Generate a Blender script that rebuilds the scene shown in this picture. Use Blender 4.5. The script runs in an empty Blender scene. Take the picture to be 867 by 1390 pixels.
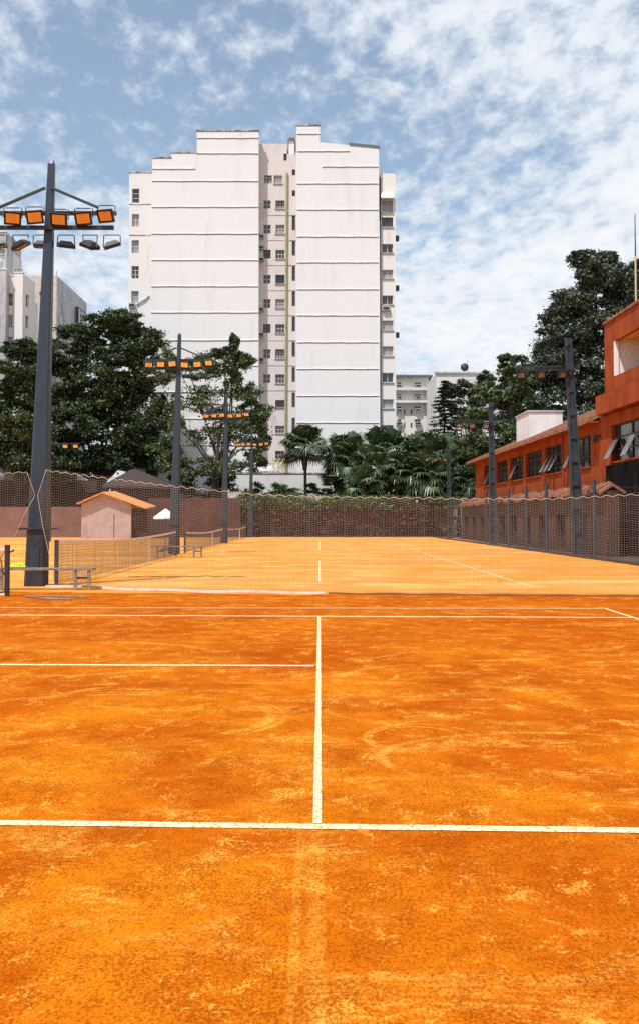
import bpy, math, random
import numpy as np
from mathutils import Vector, Matrix, Euler
R = math.radians
random.seed(7); RNG = np.random.default_rng(7)
sc = bpy.context.scene; COL = sc.collection

# ------------------------------------------------------------------ camera
F = 1438.0; PITCH = math.atan(56/F); H = 1.69
cp, sp = math.cos(PITCH), math.sin(PITCH)
cam_d = bpy.data.cameras.new('camera'); cam = bpy.data.objects.new('camera', cam_d); COL.objects.link(cam)
cam.location = (0, 0, H); cam.rotation_euler = (math.pi/2 + PITCH, 0, 0)
cam_d.sensor_fit = 'VERTICAL'; cam_d.sensor_height = 24; cam_d.lens = 24*F/1390
cam_d.shift_y = -45/1390; cam_d.clip_start = 0.1; cam_d.clip_end = 3000
sc.camera = cam
def at(px, py, Y):
    """point at ground distance Y seen at picture position px, py"""
    dx = (px-433.5)/F; dy = (650-py)/F
    d = Vector((dx, cp - dy*sp, sp + dy*cp)); t = Y/d.y
    return Vector((d.x*t, Y, H + d.z*t))
def onground(px, py, z=0.0):
    dx = (px-433.5)/F; dy = (650-py)/F
    d = Vector((dx, cp - dy*sp, sp + dy*cp)); t = (z-H)/d.z
    return Vector((d.x*t, d.y*t, z))
def X_(px, Y): return at(px, 700, Y).x
def Z_(py, Y): return at(433.5, py, Y).z

# ------------------------------------------------------------------ materials
def mat(name, col, rough=.7, metal=0, spec=.5, noise=None, bump=0, bscale=20, alpha=None):
    m = bpy.data.materials.new(name); m.use_nodes = True; nt = m.node_tree; b = nt.nodes['Principled BSDF']
    b.inputs['Base Color'].default_value = (*col, 1); b.inputs['Roughness'].default_value = rough
    b.inputs['Metallic'].default_value = metal; b.inputs['Specular IOR Level'].default_value = spec
    if noise or bump:
        tc = nt.nodes.new('ShaderNodeTexCoord')
    if noise:            # (colour2, scale, contrast, stretch)
        c2, scale, lo, hi, st = noise
        mp = nt.nodes.new('ShaderNodeMapping'); mp.inputs['Scale'].default_value = st
        n = nt.nodes.new('ShaderNodeTexNoise'); n.inputs['Scale'].default_value = scale; n.inputs['Detail'].default_value = 8; n.inputs['Roughness'].default_value = .65
        r = nt.nodes.new('ShaderNodeMapRange'); r.inputs[1].default_value = lo; r.inputs[2].default_value = hi
        mx = nt.nodes.new('ShaderNodeMix'); mx.data_type = 'RGBA'
        mx.inputs[6].default_value = (*col, 1); mx.inputs[7].default_value = (*c2, 1)
        L = nt.links.new
        L(tc.outputs['Object'], mp.inputs[0]); L(mp.outputs[0], n.inputs['Vector']); L(n.outputs['Fac'], r.inputs[0])
        L(r.outputs[0], mx.inputs[0]); L(mx.outputs[2], b.inputs['Base Color'])
    if bump:
        n = nt.nodes.new('ShaderNodeTexNoise'); n.inputs['Scale'].default_value = bscale; n.inputs['Detail'].default_value = 6
        bp = nt.nodes.new('ShaderNodeBump'); bp.inputs['Strength'].default_value = bump; bp.inputs['Distance'].default_value = .02
        nt.links.new(tc.outputs['Object'], n.inputs['Vector']); nt.links.new(n.outputs['Fac'], bp.inputs['Height']); nt.links.new(bp.outputs[0], b.inputs['Normal'])
    return m
one = (1, 1, 1)
M = {}
M['tower'] = mat('painted_plaster', (.745,.735,.73), .85, noise=((.58,.57,.56), .35, .54, .85, (1.6,1,.25)))
M['tower_wing'] = mat('wing_plaster', (.74,.71,.685), .85, noise=((.42,.40,.38), .5, .56, .8, (1.5,1,.3)))
M['pink'] = mat('pink_plaster', (.66,.60,.575), .85, noise=((.50,.43,.40), .6, .5, .8, (1,1,.4)))
M['ledge_grey'] = mat('ledge_plaster', (.55,.52,.5), .9, noise=((.25,.24,.23), .8, .45, .7, one))
M['stain'] = mat('stained_coping', (.16,.15,.145), .9, noise=((.6,.57,.54), 1.2, .45, .6, one))
M['glass'] = mat('window_glass', (.03,.037,.045), .08, spec=.8)
M['glass_b'] = mat('window_glass_curtained', (.22,.25,.28), .25, spec=.6, noise=((.42,.44,.46), 6, .45, .6, (6,6,.3)))
M['sash'] = mat('light_catching_sash_glass', (.10,.115,.13), .2, spec=.7)  # paler grey stands for light caught by the tilted open panes
M['frame_w'] = mat('pale_frame', (.55,.55,.54), .6)
M['frame_d'] = mat('dark_frame', (.035,.033,.032), .5)
M['awning'] = mat('awning_cloth', (.78,.76,.72), .8)
M['blind'] = mat('grey_blind', (.30,.30,.32), .8)
M['pipe'] = mat('mossy_pipe', (.36,.35,.22), .7, noise=((.25,.27,.1), 2, .45, .6, one))
M['yellow'] = mat('yellow_paint', (.55,.50,.05), .6)
M['ac'] = mat('air_con_casing', (.55,.54,.52), .6, noise=((.2,.2,.2), 3, .45, .65, one))
M['bwhite'] = mat('white_render', (.74,.72,.70), .85, noise=((.5,.48,.46), .6, .5, .8, (1,1,.4)))
M['bgrey'] = mat('grey_render_and_shade', (.50,.50,.51), .85, noise=((.22,.22,.23), .5, .45, .75, (1,1,.5)))
M['bbeige'] = mat('tiled_beige', (.68,.60,.55), .8, noise=((.55,.46,.41), 2.0, .45, .65, one))
M['bcream'] = mat('cream_render', (.70,.66,.61), .85, noise=((.5,.47,.43), .6, .5, .8, (1,1,.4)))
M['roofgrey'] = mat('roof_sheet', (.12,.13,.15), .6)
M['red'] = mat('red_orange_stucco', (.34,.072,.018), .9, spec=.15, noise=((.21,.036,.012), .9, .42, .7, (1,1,.5)))
M['soffit'] = mat('orange_bounce', (.70,.30,.06), .8)  # orange bounce off ground and floor, put into the base colour
M['white_in'] = mat('white_wall_paint', (.82,.78,.76), .8)
M['black_sheet'] = mat('black_shade_cloth', (.010,.009,.009), .9, spec=.05, noise=((.03,.025,.022), 2, .5, .7, (1,1,.3)))
M['steel'] = mat('grey_painted_pole', (.026,.040,.058), .42, spec=.5, noise=((.017,.025,.036), 3, .45, .7, (2,2,.4)))
M['steel_dark'] = mat('dark_painted_pole_base', (.016,.02,.026), .55, noise=((.05,.045,.045), 4, .5, .7, one))
M['arm'] = mat('dark_green_steel', (.02,.03,.028), .5)
M['lamp'] = mat('black_lamp_housing', (.012,.012,.012), .45)
M['lens'] = mat('lamp_reflector', (.90,.80,.70), .22, metal=.95)
M['conc_pole'] = mat('dark_blue_grey_concrete', (.018,.026,.036), .7, noise=((.035,.046,.06), 3, .45, .65, (1,1,.4)))
M['wood'] = mat('weathered_wood', (.16,.125,.10), .8, noise=((.33,.27,.22), 5, .4, .7, (1,1,1)), bump=.3, bscale=15)
M['wood_d'] = mat('dark_wood', (.05,.035,.03), .8)
M['net'] = mat('net_twine', (.25,.17,.13), .9, noise=((.13,.085,.06), .6, .4, .7, one))
M['net_far'] = mat('dark_net_twine', (.08,.05,.04), .9)
M['net_black'] = mat('black_net_twine', (.03,.025,.025), .9)
M['rope'] = mat('pale_rope', (.55,.44,.30), .9)
M['tape'] = mat('white_net_tape', (.68,.60,.55), .8, noise=((.55,.36,.27), 4, .5, .7, one))
M['tape_d'] = mat('dark_brown_tape', (.24,.09,.035), .9)
M['line'] = mat('chalk_line_tape', (.78,.65,.40), .9, noise=((.62,.24,.025), 34, .50, .60, one))
M['tile'] = mat('clay_roof_tile', (.20,.075,.04), .9, spec=.2, noise=((.36,.19,.125), 3.5, .4, .65, one), bump=.5, bscale=8)
M['tile_o'] = mat('orange_roof_tile', (.70,.30,.09), .85, noise=((.5,.2,.08), 3, .45, .7, one))
M['dark_roof'] = mat('dark_brown_roof', (.045,.03,.024), .8)
M['shed'] = mat('pinkish_plaster', (.46,.35,.335), .85, noise=((.34,.25,.23), 1, .45, .7, one))
M['brown_wall'] = mat('brown_wall_plaster', (.10,.045,.032), .9, noise=((.055,.025,.018), .7, .4, .7, one))
M['pink_wall'] = mat('dusty_pink_wall', (.22,.115,.09), .9, noise=((.14,.07,.055), .7, .4, .7, one))
M['brick_low'] = mat('rusty_brown_wall', (.045,.019,.013), .9, noise=((.10,.042,.025), 1.0, .45, .7, (1,1,.5)))
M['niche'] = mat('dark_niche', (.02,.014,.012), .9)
M['post'] = mat('blue_grey_post', (.03,.045,.065), .6)
M['ball'] = mat('tennis_ball_felt', (.62,.78,.05), .9)
M['white'] = mat('white_canvas', (.82,.81,.80), .8)
M['bark'] = mat('bark', (.055,.042,.034), .9, noise=((.10,.08,.065), 4, .4, .7, (1,1,.3)), bump=.5, bscale=8)
M['dish'] = mat('dark_dish_mesh', (.03,.03,.035), .6)
def leafmat(name, c1, c2, c3, rough=.42, spec=.5, transl=.0, scale=.55):
    m = bpy.data.materials.new(name); m.use_nodes = True; nt = m.node_tree; b = nt.nodes['Principled BSDF']; L = nt.links.new
    tc = nt.nodes.new('ShaderNodeTexCoord'); n = nt.nodes.new('ShaderNodeTexNoise'); n.inputs['Scale'].default_value = scale; n.inputs['Detail'].default_value = 3
    w = nt.nodes.new('ShaderNodeTexWhiteNoise'); a = nt.nodes.new('ShaderNodeAttribute'); a.attribute_name = 'leaf'
    cr = nt.nodes.new('ShaderNodeValToRGB'); cr.color_ramp.elements[0].color = (*c1, 1); cr.color_ramp.elements[1].color = (*c3, 1)  # third colour paints bright highlights onto scattered leaves
    e = cr.color_ramp.elements.new(.5); e.color = (*c2, 1)
    ad = nt.nodes.new('ShaderNodeMath'); ad.operation = 'MULTIPLY_ADD'; ad.inputs[1].default_value = .55
    s = nt.nodes.new('ShaderNodeMath'); s.operation = 'MULTIPLY_ADD'; s.inputs[1].default_value = 1.4; s.inputs[2].default_value = -.48
    L(tc.outputs['Object'], n.inputs['Vector']); L(n.outputs['Fac'], s.inputs[0]); L(a.outputs['Fac'], ad.inputs[0]); L(s.outputs[0], ad.inputs[2]); L(ad.outputs[0], cr.inputs[0])
    L(cr.outputs[0], b.inputs['Base Color']); b.inputs['Roughness'].default_value = rough; b.inputs['Specular IOR Level'].default_value = spec
    if transl:
        t = nt.nodes.new('ShaderNodeBsdfTranslucent'); mx = nt.nodes.new('ShaderNodeMixShader'); mx.inputs[0].default_value = transl
        out = nt.nodes['Material Output']; L(cr.outputs[0], t.inputs[0]); L(b.outputs[0], mx.inputs[1]); L(t.outputs[0], mx.inputs[2]); L(mx.outputs[0], out.inputs[0])
    return m
M['leaf_dark'] = leafmat('dark_leaves', (.018,.030,.013), (.052,.080,.036), (.19,.26,.12), .45, .35, .15)
M['leaf_mid'] = leafmat('mid_leaves', (.026,.042,.018), (.070,.105,.045), (.20,.27,.12), .42, .4, .12)
M['leaf_grey'] = leafmat('grey_green_leaves', (.028,.040,.026), (.070,.088,.058), (.23,.27,.185), .45, .4, .12)
M['leaf_bright'] = leafmat('fresh_leaves', (.03,.06,.015), (.06,.12,.03), (.13,.22,.06), .45, .5, .2)
M['palm'] = leafmat('palm_leaves', (.022,.040,.018), (.055,.090,.038), (.19,.25,.13), .34, .6, .1, 1.2)
M['conifer'] = leafmat('conifer_needles', (.010,.016,.012), (.02,.03,.02), (.04,.055,.035), .5, .4)
M['ivy'] = leafmat('ivy_leaves', (.04,.08,.02), (.09,.17,.04), (.22,.30,.09), .45, .5, .1, 1.0)
M['dry_ivy'] = leafmat('dry_creeper', (.04,.03,.012), (.14,.055,.03), (.18,.15,.05), .6, .3, 0, 1.0)

# clay
def clay(name, deep, mid, pale, dark, near):
    m = bpy.data.materials.new(name); m.use_nodes = True; nt = m.node_tree; b = nt.nodes['Principled BSDF']; L = nt.links.new; N = nt.nodes.new
    b.inputs['Roughness'].default_value = 1; b.inputs['Specular IOR Level'].default_value = .02
    tc = N('ShaderNodeTexCoord')
    def noise(scale, st=(1,1,1), rot=0, det=5, rgh=.6, dist=0):
        mp = N('ShaderNodeMapping'); mp.inputs['Scale'].default_value = st; mp.inputs['Rotation'].default_value = (0,0,rot)
        n = N('ShaderNodeTexNoise'); n.inputs['Scale'].default_value = scale; n.inputs['Detail'].default_value = det; n.inputs['Roughness'].default_value = rgh; n.inputs['Distortion'].default_value = dist
        L(tc.outputs['Object'], mp.inputs[0]); L(mp.outputs[0], n.inputs['Vector']); return n.outputs['Fac']
    def rng(s, lo, hi, o0=0, o1=1):
        r = N('ShaderNodeMapRange'); r.inputs[1].default_value = lo; r.inputs[2].default_value = hi; r.inputs[3].default_value = o0; r.inputs[4].default_value = o1; r.interpolation_type = 'SMOOTHSTEP'; L(s, r.inputs[0]); return r.outputs[0]
    def mix(f, a, c):
        x = N('ShaderNodeMix'); x.data_type = 'RGBA'
        if isinstance(f, float): x.inputs[0].default_value = f
        else: L(f, x.inputs[0])
        for s, i in ((a, 6), (c, 7)):
            if isinstance(s, tuple): x.inputs[i].default_value = (*s, 1)
            else: L(s, x.inputs[i])
        return x.outputs[2]
    def mul(a, c, op='MULTIPLY'):
        x = N('ShaderNodeMath'); x.operation = op; x.use_clamp = True
        for s, i in ((a, 0), (c, 1)):
            if isinstance(s, (float, int)): x.inputs[i].default_value = s
            else: L(s, x.inputs[i])
        return x.outputs[0]
    col = mix(rng(noise(.42, det=6, dist=.6), .36, .66), deep, mid)
    if near:
        sy = N('ShaderNodeSeparateXYZ'); L(tc.outputs['Object'], sy.inputs[0]); col = mix(mul(rng(sy.outputs['Y'], 8.5, 17), .6), col, deep)
    patches = mul(rng(noise(1.1, st=(1,1.6,1), rot=.5, det=8, rgh=.75, dist=.9), .50, .66), rng(noise(16, det=4, rgh=.85), .40, .56))
    col = mix(mul(patches, .75), col, pale)
    if near:
        # scuff marks in sliding arcs
        for (cx, cy, r0, w, sx) in ((-1.9,9.2,1.15,.06,1.3), (-1.95,9.2,1.28,.03,1.3), (.75,8.3,.45,.035,.8), (.8,8.3,.56,.03,.8), (-1.1,10.3,.8,.05,1.7), (2.6,11.3,1.6,.07,1.5), (1.7,7.6,.9,.05,1.4), (-3.2,13.2,1.6,.09,1.2)):
            sub = N('ShaderNodeVectorMath'); sub.operation = 'SUBTRACT'; sub.inputs[1].default_value = (cx, cy, 0); L(tc.outputs['Object'], sub.inputs[0])
            ml = N('ShaderNodeVectorMath'); ml.operation = 'MULTIPLY'; ml.inputs[1].default_value = (1/sx, 1, 0); L(sub.outputs[0], ml.inputs[0])
            ln = N('ShaderNodeVectorMath'); ln.operation = 'LENGTH'; L(ml.outputs[0], ln.inputs[0])
            d = N('ShaderNodeMath'); d.operation = 'SUBTRACT'; L(ln.outputs['Value'], d.inputs[0]); d.inputs[1].default_value = r0
            ab = N('ShaderNodeMath'); ab.operation = 'ABSOLUTE'; L(d.outputs[0], ab.inputs[0])
            band = rng(ab.outputs[0], w, w*.2)
            band = mul(band, rng(noise(.9+cx*.07, det=3), .46, .6)); band = mul(band, rng(noise(14, det=3, rgh=.8), .3, .6))
            col = mix(mul(band, .75), col, pale)
        # worn wheel track below the T mark
        sep = N('ShaderNodeSeparateXYZ'); L(tc.outputs['Object'], sep.inputs[0])
        for x0, w in ((-.015, .05), (-.10, .03)):
            d = N('ShaderNodeMath'); d.operation = 'SUBTRACT'; L(sep.outputs['X'], d.inputs[0]); d.inputs[1].default_value = x0
            ab = N('ShaderNodeMath'); ab.operation = 'ABSOLUTE'; L(d.outputs[0], ab.inputs[0])
            band = mul(rng(ab.outputs[0], w, w*.3), rng(sep.outputs['Y'], 5.9, 5.7)); band = mul(band, rng(noise(9, det=4, rgh=.8), .3, .6))
            col = mix(mul(band, .35), col, pale)
    else:
        bands = rng(noise(.32, st=(.16,1.3,1), det=5, rgh=.6), .42, .62)
        col = mix(mul(bands, .9), col, deep)
    # grit: dark damp grains whose density changes from patch to patch
    def wsum(*t):
        acc = None
        for f, k in t:
            x = N('ShaderNodeMath'); x.operation = 'MULTIPLY_ADD'; L(f, x.inputs[0]); x.inputs[1].default_value = k
            if acc is None: x.inputs[2].default_value = -sum(q for _, q in t)*.5
            else: L(acc, x.inputs[2])
            acc = x.outputs[0]
        return acc
    if near:
        gr = wsum((noise(66, st=(1,.6,1), det=4, rgh=.8), 1.4), (noise(.5, det=3), .30), (noise(2.6, st=(1,.7,1), rot=.3, det=7, rgh=.75), .42), (noise(17, st=(1,.6,1), det=5, rgh=.75), .45))
        col = mix(mul(rng(gr, -.08, .14), .66), col, dark)
        gb = wsum((noise(90, det=3, rgh=.8), 1.0), (noise(3.3, det=5, rgh=.7), .5))
        col = mix(mul(rng(gb, .03, .10), .55), col, dark)
        gl = wsum((noise(52, st=(1,.6,1), det=4, rgh=.85), .9), (noise(3.1, st=(1,.75,1), rot=-.35, det=9, rgh=.8, dist=.5), 1.3))
        col = mix(mul(rng(gl, .09, .20), .70), col, pale)
    else:
        g = mul(rng(noise(60, det=4, rgh=.85), .52, .58), .35); col = mix(g, col, dark)
        stripes = rng(noise(1.0, st=(.14,1,1), rot=.05, det=6, rgh=.7), .55, .75)
        col = mix(mul(stripes, .35), col, dark)
    L(col, b.inputs['Base Color'])
    bp = N('ShaderNodeBump'); bp.inputs['Strength'].default_value = .35; bp.inputs['Distance'].default_value = .006
    L(noise(80, det=4, rgh=.8), bp.inputs['Height']); L(bp.outputs[0], b.inputs['Normal'])
    return m
M['clay_near'] = clay('damp_clay', (.47,.090,.002), (.66,.195,.006), (.84,.40,.06), (.19,.028,.001), True)
M['clay_far'] = clay('dry_clay', (.64,.24,.035), (.80,.42,.13), (.82,.50,.20), (.50,.15,.02), False)
M['earth'] = mat('dark_earth', (.05,.04,.03), .95, noise=((.09,.075,.05), .3, .4, .65, one))

# ------------------------------------------------------------------ mesh builder
class MB:
    def __init__(s): s.v = []; s.f = []
    def add(s, vs, fs):
        k = len(s.v); s.v += [tuple(p) for p in vs]; s.f += [tuple(i+k for i in f) for f in fs]; return s
    def box(s, x0, x1, y0, y1, z0, z1, T=None):
        vs = [Vector(p) for p in ((x0,y0,z0),(x1,y0,z0),(x1,y1,z0),(x0,y1,z0),(x0,y0,z1),(x1,y0,z1),(x1,y1,z1),(x0,y1,z1))]
        if T is not None: vs = [T @ p for p in vs]
        return s.add(vs, [(0,3,2,1),(4,5,6,7),(0,1,5,4),(1,2,6,5),(2,3,7,6),(3,0,4,7)])
    def taper(s, cx, cy, z0, z1, w0, d0, w1, d1, ch=.18):
        """tapered post with chamfered corners"""
        def ring(w, d, z):
            c = min(w, d)*ch; a, b = w/2, d/2
            return [(cx-a+c,cy-b,z),(cx+a-c,cy-b,z),(cx+a,cy-b+c,z),(cx+a,cy+b-c,z),(cx+a-c,cy+b,z),(cx-a+c,cy+b,z),(cx-a,cy+b-c,z),(cx-a,cy-b+c,z)]
        vs = ring(w0,d0,z0)+ring(w1,d1,z1)
        return s.add(vs, [(i,(i+1)%8,8+(i+1)%8,8+i) for i in range(8)]+[tuple(range(7,-1,-1)), tuple(range(8,16))])
    def bar(s, p, q, w, h=None):
        p, q = Vector(p), Vector(q); h = h or w; d = (q-p).normalized()
        up = Vector((0,0,1)) if abs(d.z) < .95 else Vector((0,1,0))
        a = d.cross(up).normalized()*w/2; b = a.cross(d).normalized()*h/2
        vs = [p-a-b,p+a-b,p+a+b,p-a+b,q-a-b,q+a-b,q+a+b,q-a+b]
        return s.add(vs, [(0,1,2,3),(7,6,5,4),(0,4,5,1),(1,5,6,2),(2,6,7,3),(3,7,4,0)])
    def tube(s, pts, rs, n=6, caps=True):
        pts = [Vector(p) for p in pts]
        if not isinstance(rs, (list, tuple)): rs = [rs]*len(pts)
        vs = []; fs = []; m = len(pts)
        for i, p in enumerate(pts):
            d = (pts[min(i+1,m-1)]-pts[max(i-1,0)]).normalized()
            up = Vector((0,0,1)) if abs(d.z) < .9 else Vector((0,1,0))
            a = d.cross(up).normalized(); b = a.cross(d).normalized()
            for k in range(n):
                t = 2*math.pi*k/n; vs.append(p + a*math.cos(t)*rs[i] + b*math.sin(t)*rs[i])
        for i in range(m-1):
            for k in range(n): fs.append((i*n+k, i*n+(k+1)%n, (i+1)*n+(k+1)%n, (i+1)*n+k))
        if caps: fs += [tuple(range(n-1,-1,-1)), tuple(range((m-1)*n, m*n))]
        return s.add(vs, fs)
    def quad(s, *p): return s.add(p, [tuple(range(len(p)))])
    def build(s, name, m, parent=None, origin=None, smooth=False):
        me = bpy.data.meshes.new(name)
        o3 = Vector(origin) if origin is not None else Vector((0,0,0))
        if parent is not None and origin is None:
            r = parent
            while r.parent: r = r.parent
            o3 = Vector(r.location)
        me.from_pydata([tuple(Vector(p)-o3) for p in s.v], [], s.f); me.materials.append(m)
        me.update()
        if smooth: me.polygons.foreach_set('use_smooth', [True]*len(me.polygons))
        o = bpy.data.objects.new(name, me); COL.objects.link(o)
        if parent is not None: o.parent = parent
        else: o.location = o3
        return o
def tag(o, label=None, cat=None, group=None, kind=None):
    if label: o['label'] = label
    if cat: o['category'] = cat
    if group: o['group'] = group
    if kind: o['kind'] = kind
    return o
def thing(name, loc, label, cat, group=None, rz=0):
    o = bpy.data.objects.new(name, None); COL.objects.link(o); o.location = loc; o.rotation_euler = (0,0,rz); o.empty_display_size = .2
    return tag(o, label, cat, group)
def copy_tree(o, parent=None):
    c = o.copy(); COL.objects.link(c)
    if parent is not None: c.parent = parent
    for ch in list(o.children): copy_tree(ch, c)
    return c
def lbl(o, text): o['label'] = text; return o

def npmesh(name, verts, faces_n, m, attr=None, parent=None, origin=(0,0,0)):
    """verts (N,3) consecutive polygons of faces_n corners"""
    me = bpy.data.meshes.new(name); n = len(verts); nf = n//faces_n
    me.vertices.add(n); me.vertices.foreach_set('co', (verts-np.array(origin)).astype(np.float32).ravel())
    me.loops.add(n); me.loops.foreach_set('vertex_index', np.arange(n, dtype=np.int32))
    me.polygons.add(nf); me.polygons.foreach_set('loop_start', np.arange(0, n, faces_n, dtype=np.int32))
    me.update(calc_edges=True); me.materials.append(m)
    if attr is not None:
        a = me.attributes.new('leaf', 'FLOAT', 'FACE'); a.data.foreach_set('value', attr.astype(np.float32))
    o = bpy.data.objects.new(name, me); COL.objects.link(o)
    if parent is not None: o.parent = parent
    return o
def leaves(centers, radii, per, size, up=.5, squash=1.0):
    """leaf quads (pointed, slightly folded) scattered around clump centres"""
    P = []; 
    for c, r in zip(centers, radii):
        k = max(6, int(per))
        d = RNG.normal(size=(k,3)); d /= np.linalg.norm(d, axis=1)[:,None]
        rr = np.abs(RNG.normal(size=k))*.42+RNG.random(k)**.5*.42
        P.append(np.array(c) + d*rr[:,None]*np.array(r))
    P = np.concatenate(P); n = len(P)
    nrm = RNG.normal(size=(n,3)); nrm[:,2] = np.abs(nrm[:,2]) + up; nrm /= np.linalg.norm(nrm, axis=1)[:,None]
    a = np.cross(nrm, RNG.normal(size=(n,3))); a /= np.linalg.norm(a, axis=1)[:,None]; b = np.cross(nrm, a)
    s = size*(.55+.9*RNG.random(n))[:,None]
    V = np.stack([P-a*s*.6, P-b*s*.32+a*s*.05, P+a*s*.6, P+b*s*.32+a*s*.05], axis=1).reshape(-1,3)
    return V, RNG.random(n)
def lobes_to_clumps(lobes, Y, sub, depth=1.0, frac=.34, seed=0):
    """each lobe = picture position and radius; filled with smaller clumps at real depth"""
    rg = np.random.default_rng(seed); C = []; Rr = []
    for (px, py, rx, ry) in lobes:
        c = at(px, py, Y); s = Y/F; RX, RZ = rx*s, ry*s; RY = (RX+RZ)/2*depth
        k = max(3, int(sub))
        for i in range(k):
            d = rg.normal(size=3); d /= np.linalg.norm(d); q = rg.random()**.4*.85
            C.append((c.x+d[0]*RX*q, c.y+d[1]*RY*q, c.z+d[2]*RZ*q))
            f = frac*(.6+.8*rg.random()); Rr.append((RX*f*1.1, RY*f*1.1, RZ*f*.75))
    return C, Rr
LK, LS = 1.75, .72
def tree(name, base, lobes, Y, label, group, leaf, sub=14, per=170, size=.3, trunk_r=.35, fork=.35, frac=.34, depth=1.0, seed=0, trunks=1, cat='tree', nlimb=14):
    root = thing(name, base, label, cat, group)
    C, Rr = lobes_to_clumps(lobes, Y, sub, depth, frac, seed)
    V, A = leaves(C, Rr, per*LK, size*LS, .35)
    npmesh('crown', V, 4, M[leaf], A, root, base)
    rg = random.Random(seed); mb = MB(); base = Vector(base)
    top = sum((Vector(c) for c in C), Vector())/len(C)
    for t in range(trunks):
        b0 = base + Vector(((t-(trunks-1)/2)*trunk_r*1.6, rg.uniform(-.3,.3)*(trunks > 1), 0))
        fk = b0.lerp(top, fork) + Vector((rg.uniform(-.4,.4),rg.uniform(-.4,.4),0))
        mb.tube([b0+Vector((0,0,-.1)), b0+Vector((0,0,.3)), b0.lerp(fk,.5)+Vector((rg.uniform(-.2,.2),0,0)), fk], [trunk_r*1.3, trunk_r, trunk_r*.8, trunk_r*.65], 8)
        for i in range(nlimb//trunks):
            e = Vector(C[rg.randrange(len(C))]); mid = fk.lerp(e, .5) + Vector((rg.uniform(-.5,.5), rg.uniform(-.5,.5), rg.uniform(-.1,.8)))
            mb.tube([fk, fk.lerp(mid,.5)+Vector((rg.uniform(-.2,.2),0,rg.uniform(-.2,.2))), mid, e], [trunk_r*.5, trunk_r*.36, trunk_r*.26, trunk_r*.1], 5)
    mb.build('trunk', M['bark'], root)
    return root

# ------------------------------------------------------------------ ground
def sheet(name, x0, x1, y0, y1, z, m, nx=1):
    mb = MB(); mb.quad((x0,y0,z),(x1,y0,z),(x1,y1,z),(x0,y1,z)); o = mb.build(name, m); return tag(o, kind='structure')
sheet('ground', -1500, 1500, -600, 2500, -.008, M['earth'])
sheet('dry_clay_court', -48, 12.6, 20, 106.3, -.004, M['clay_far'])
# near clay with a slightly uneven far edge
mb = MB(); pts = [(-48,-25,0),(12.6,-25,0)]; edge = []
for i in range(122):
    x = 12.6 - i*.5; y = 24.15 + .0*x + .10*math.sin(x*1.7) + .06*math.sin(x*4.1+1) + (max(0, -x-.0)*.14 if x > -24 else 3.36)
    edge.append((x, y, 0))
mb.quad(*(pts+edge+[(-48, 27.5, 0)])); tag(mb.build('clay_court', M['clay_near']), kind='structure')
# court lines
def line(p, q, w, label, z=.004, grp='painted lines of the near court'):
    p, q = Vector(p), Vector(q); d = (q-p).normalized(); n = Vector((-d.y, d.x, 0))*w/2
    mb = MB(); segs = max(2, int((q-p).length/.12)); segs = min(segs, 260); L = []; Rr = []
    for i in range(segs+1):
        c = p.lerp(q, i/segs); j = w*.05
        L.append(c+n*(1+random.uniform(-.08,.08))); Rr.append(c-n*(1+random.uniform(-.08,.08)))
    vs = [(a.x,a.y,z) for a in L]+[(a.x,a.y,z) for a in Rr]; k = segs+1
    mb.add(vs, [(i, k+i, k+i+1, i+1) for i in range(segs)])
    return tag(mb.build('court_line', M['line'], origin=((p.x+q.x)/2,(p.y+q.y)/2,0)), label, 'court line', grp)
g = onground
line(g(-140,1115.5), g(1010,1129.5), .098, 'nearest white cross line, running the whole width of the foreground')
line(g(430.3,1118), g(433,837), .05, 'long white line up the middle of the damp clay, ending in a T')
line(g(-200,901.5), g(426,904), .11, 'thin white cross line stopping at the middle line, left half only')
line(g(-250,834), g(857,838.5), .13, 'lower of the two pale cross lines just in front of the net')
line(g(-100,825), g(820,826), .085, 'fainter upper cross line just in front of the net')
line(g(820,826), g(1010,886), .06, 'short oblique sideline leaving the picture on the right, on damp clay')
gf = 'painted lines of the far court'
line(g(433.6,790), g(433.6,761), .07, 'nearer dash of the middle line on the pale clay behind the net', grp=gf)
line(g(433.6,747), g(433.6,734), .08, 'farther dash of the middle line on the pale clay behind the net', grp=gf)
line(g(722,797), g(553,744), .07, 'long oblique sideline on the pale clay behind the net', grp=gf)
line(g(150,788.5), g(700,789.5), .10, 'nearest faint cross line on the pale clay behind the net', grp=gf)
line(g(240,759.5), g(615,760.5), .16, 'middle faint cross line on the pale clay behind the net', grp=gf)
line(g(300,744), g(555,744), .22, 'farthest faint cross line on the pale clay behind the net', grp=gf)

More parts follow.
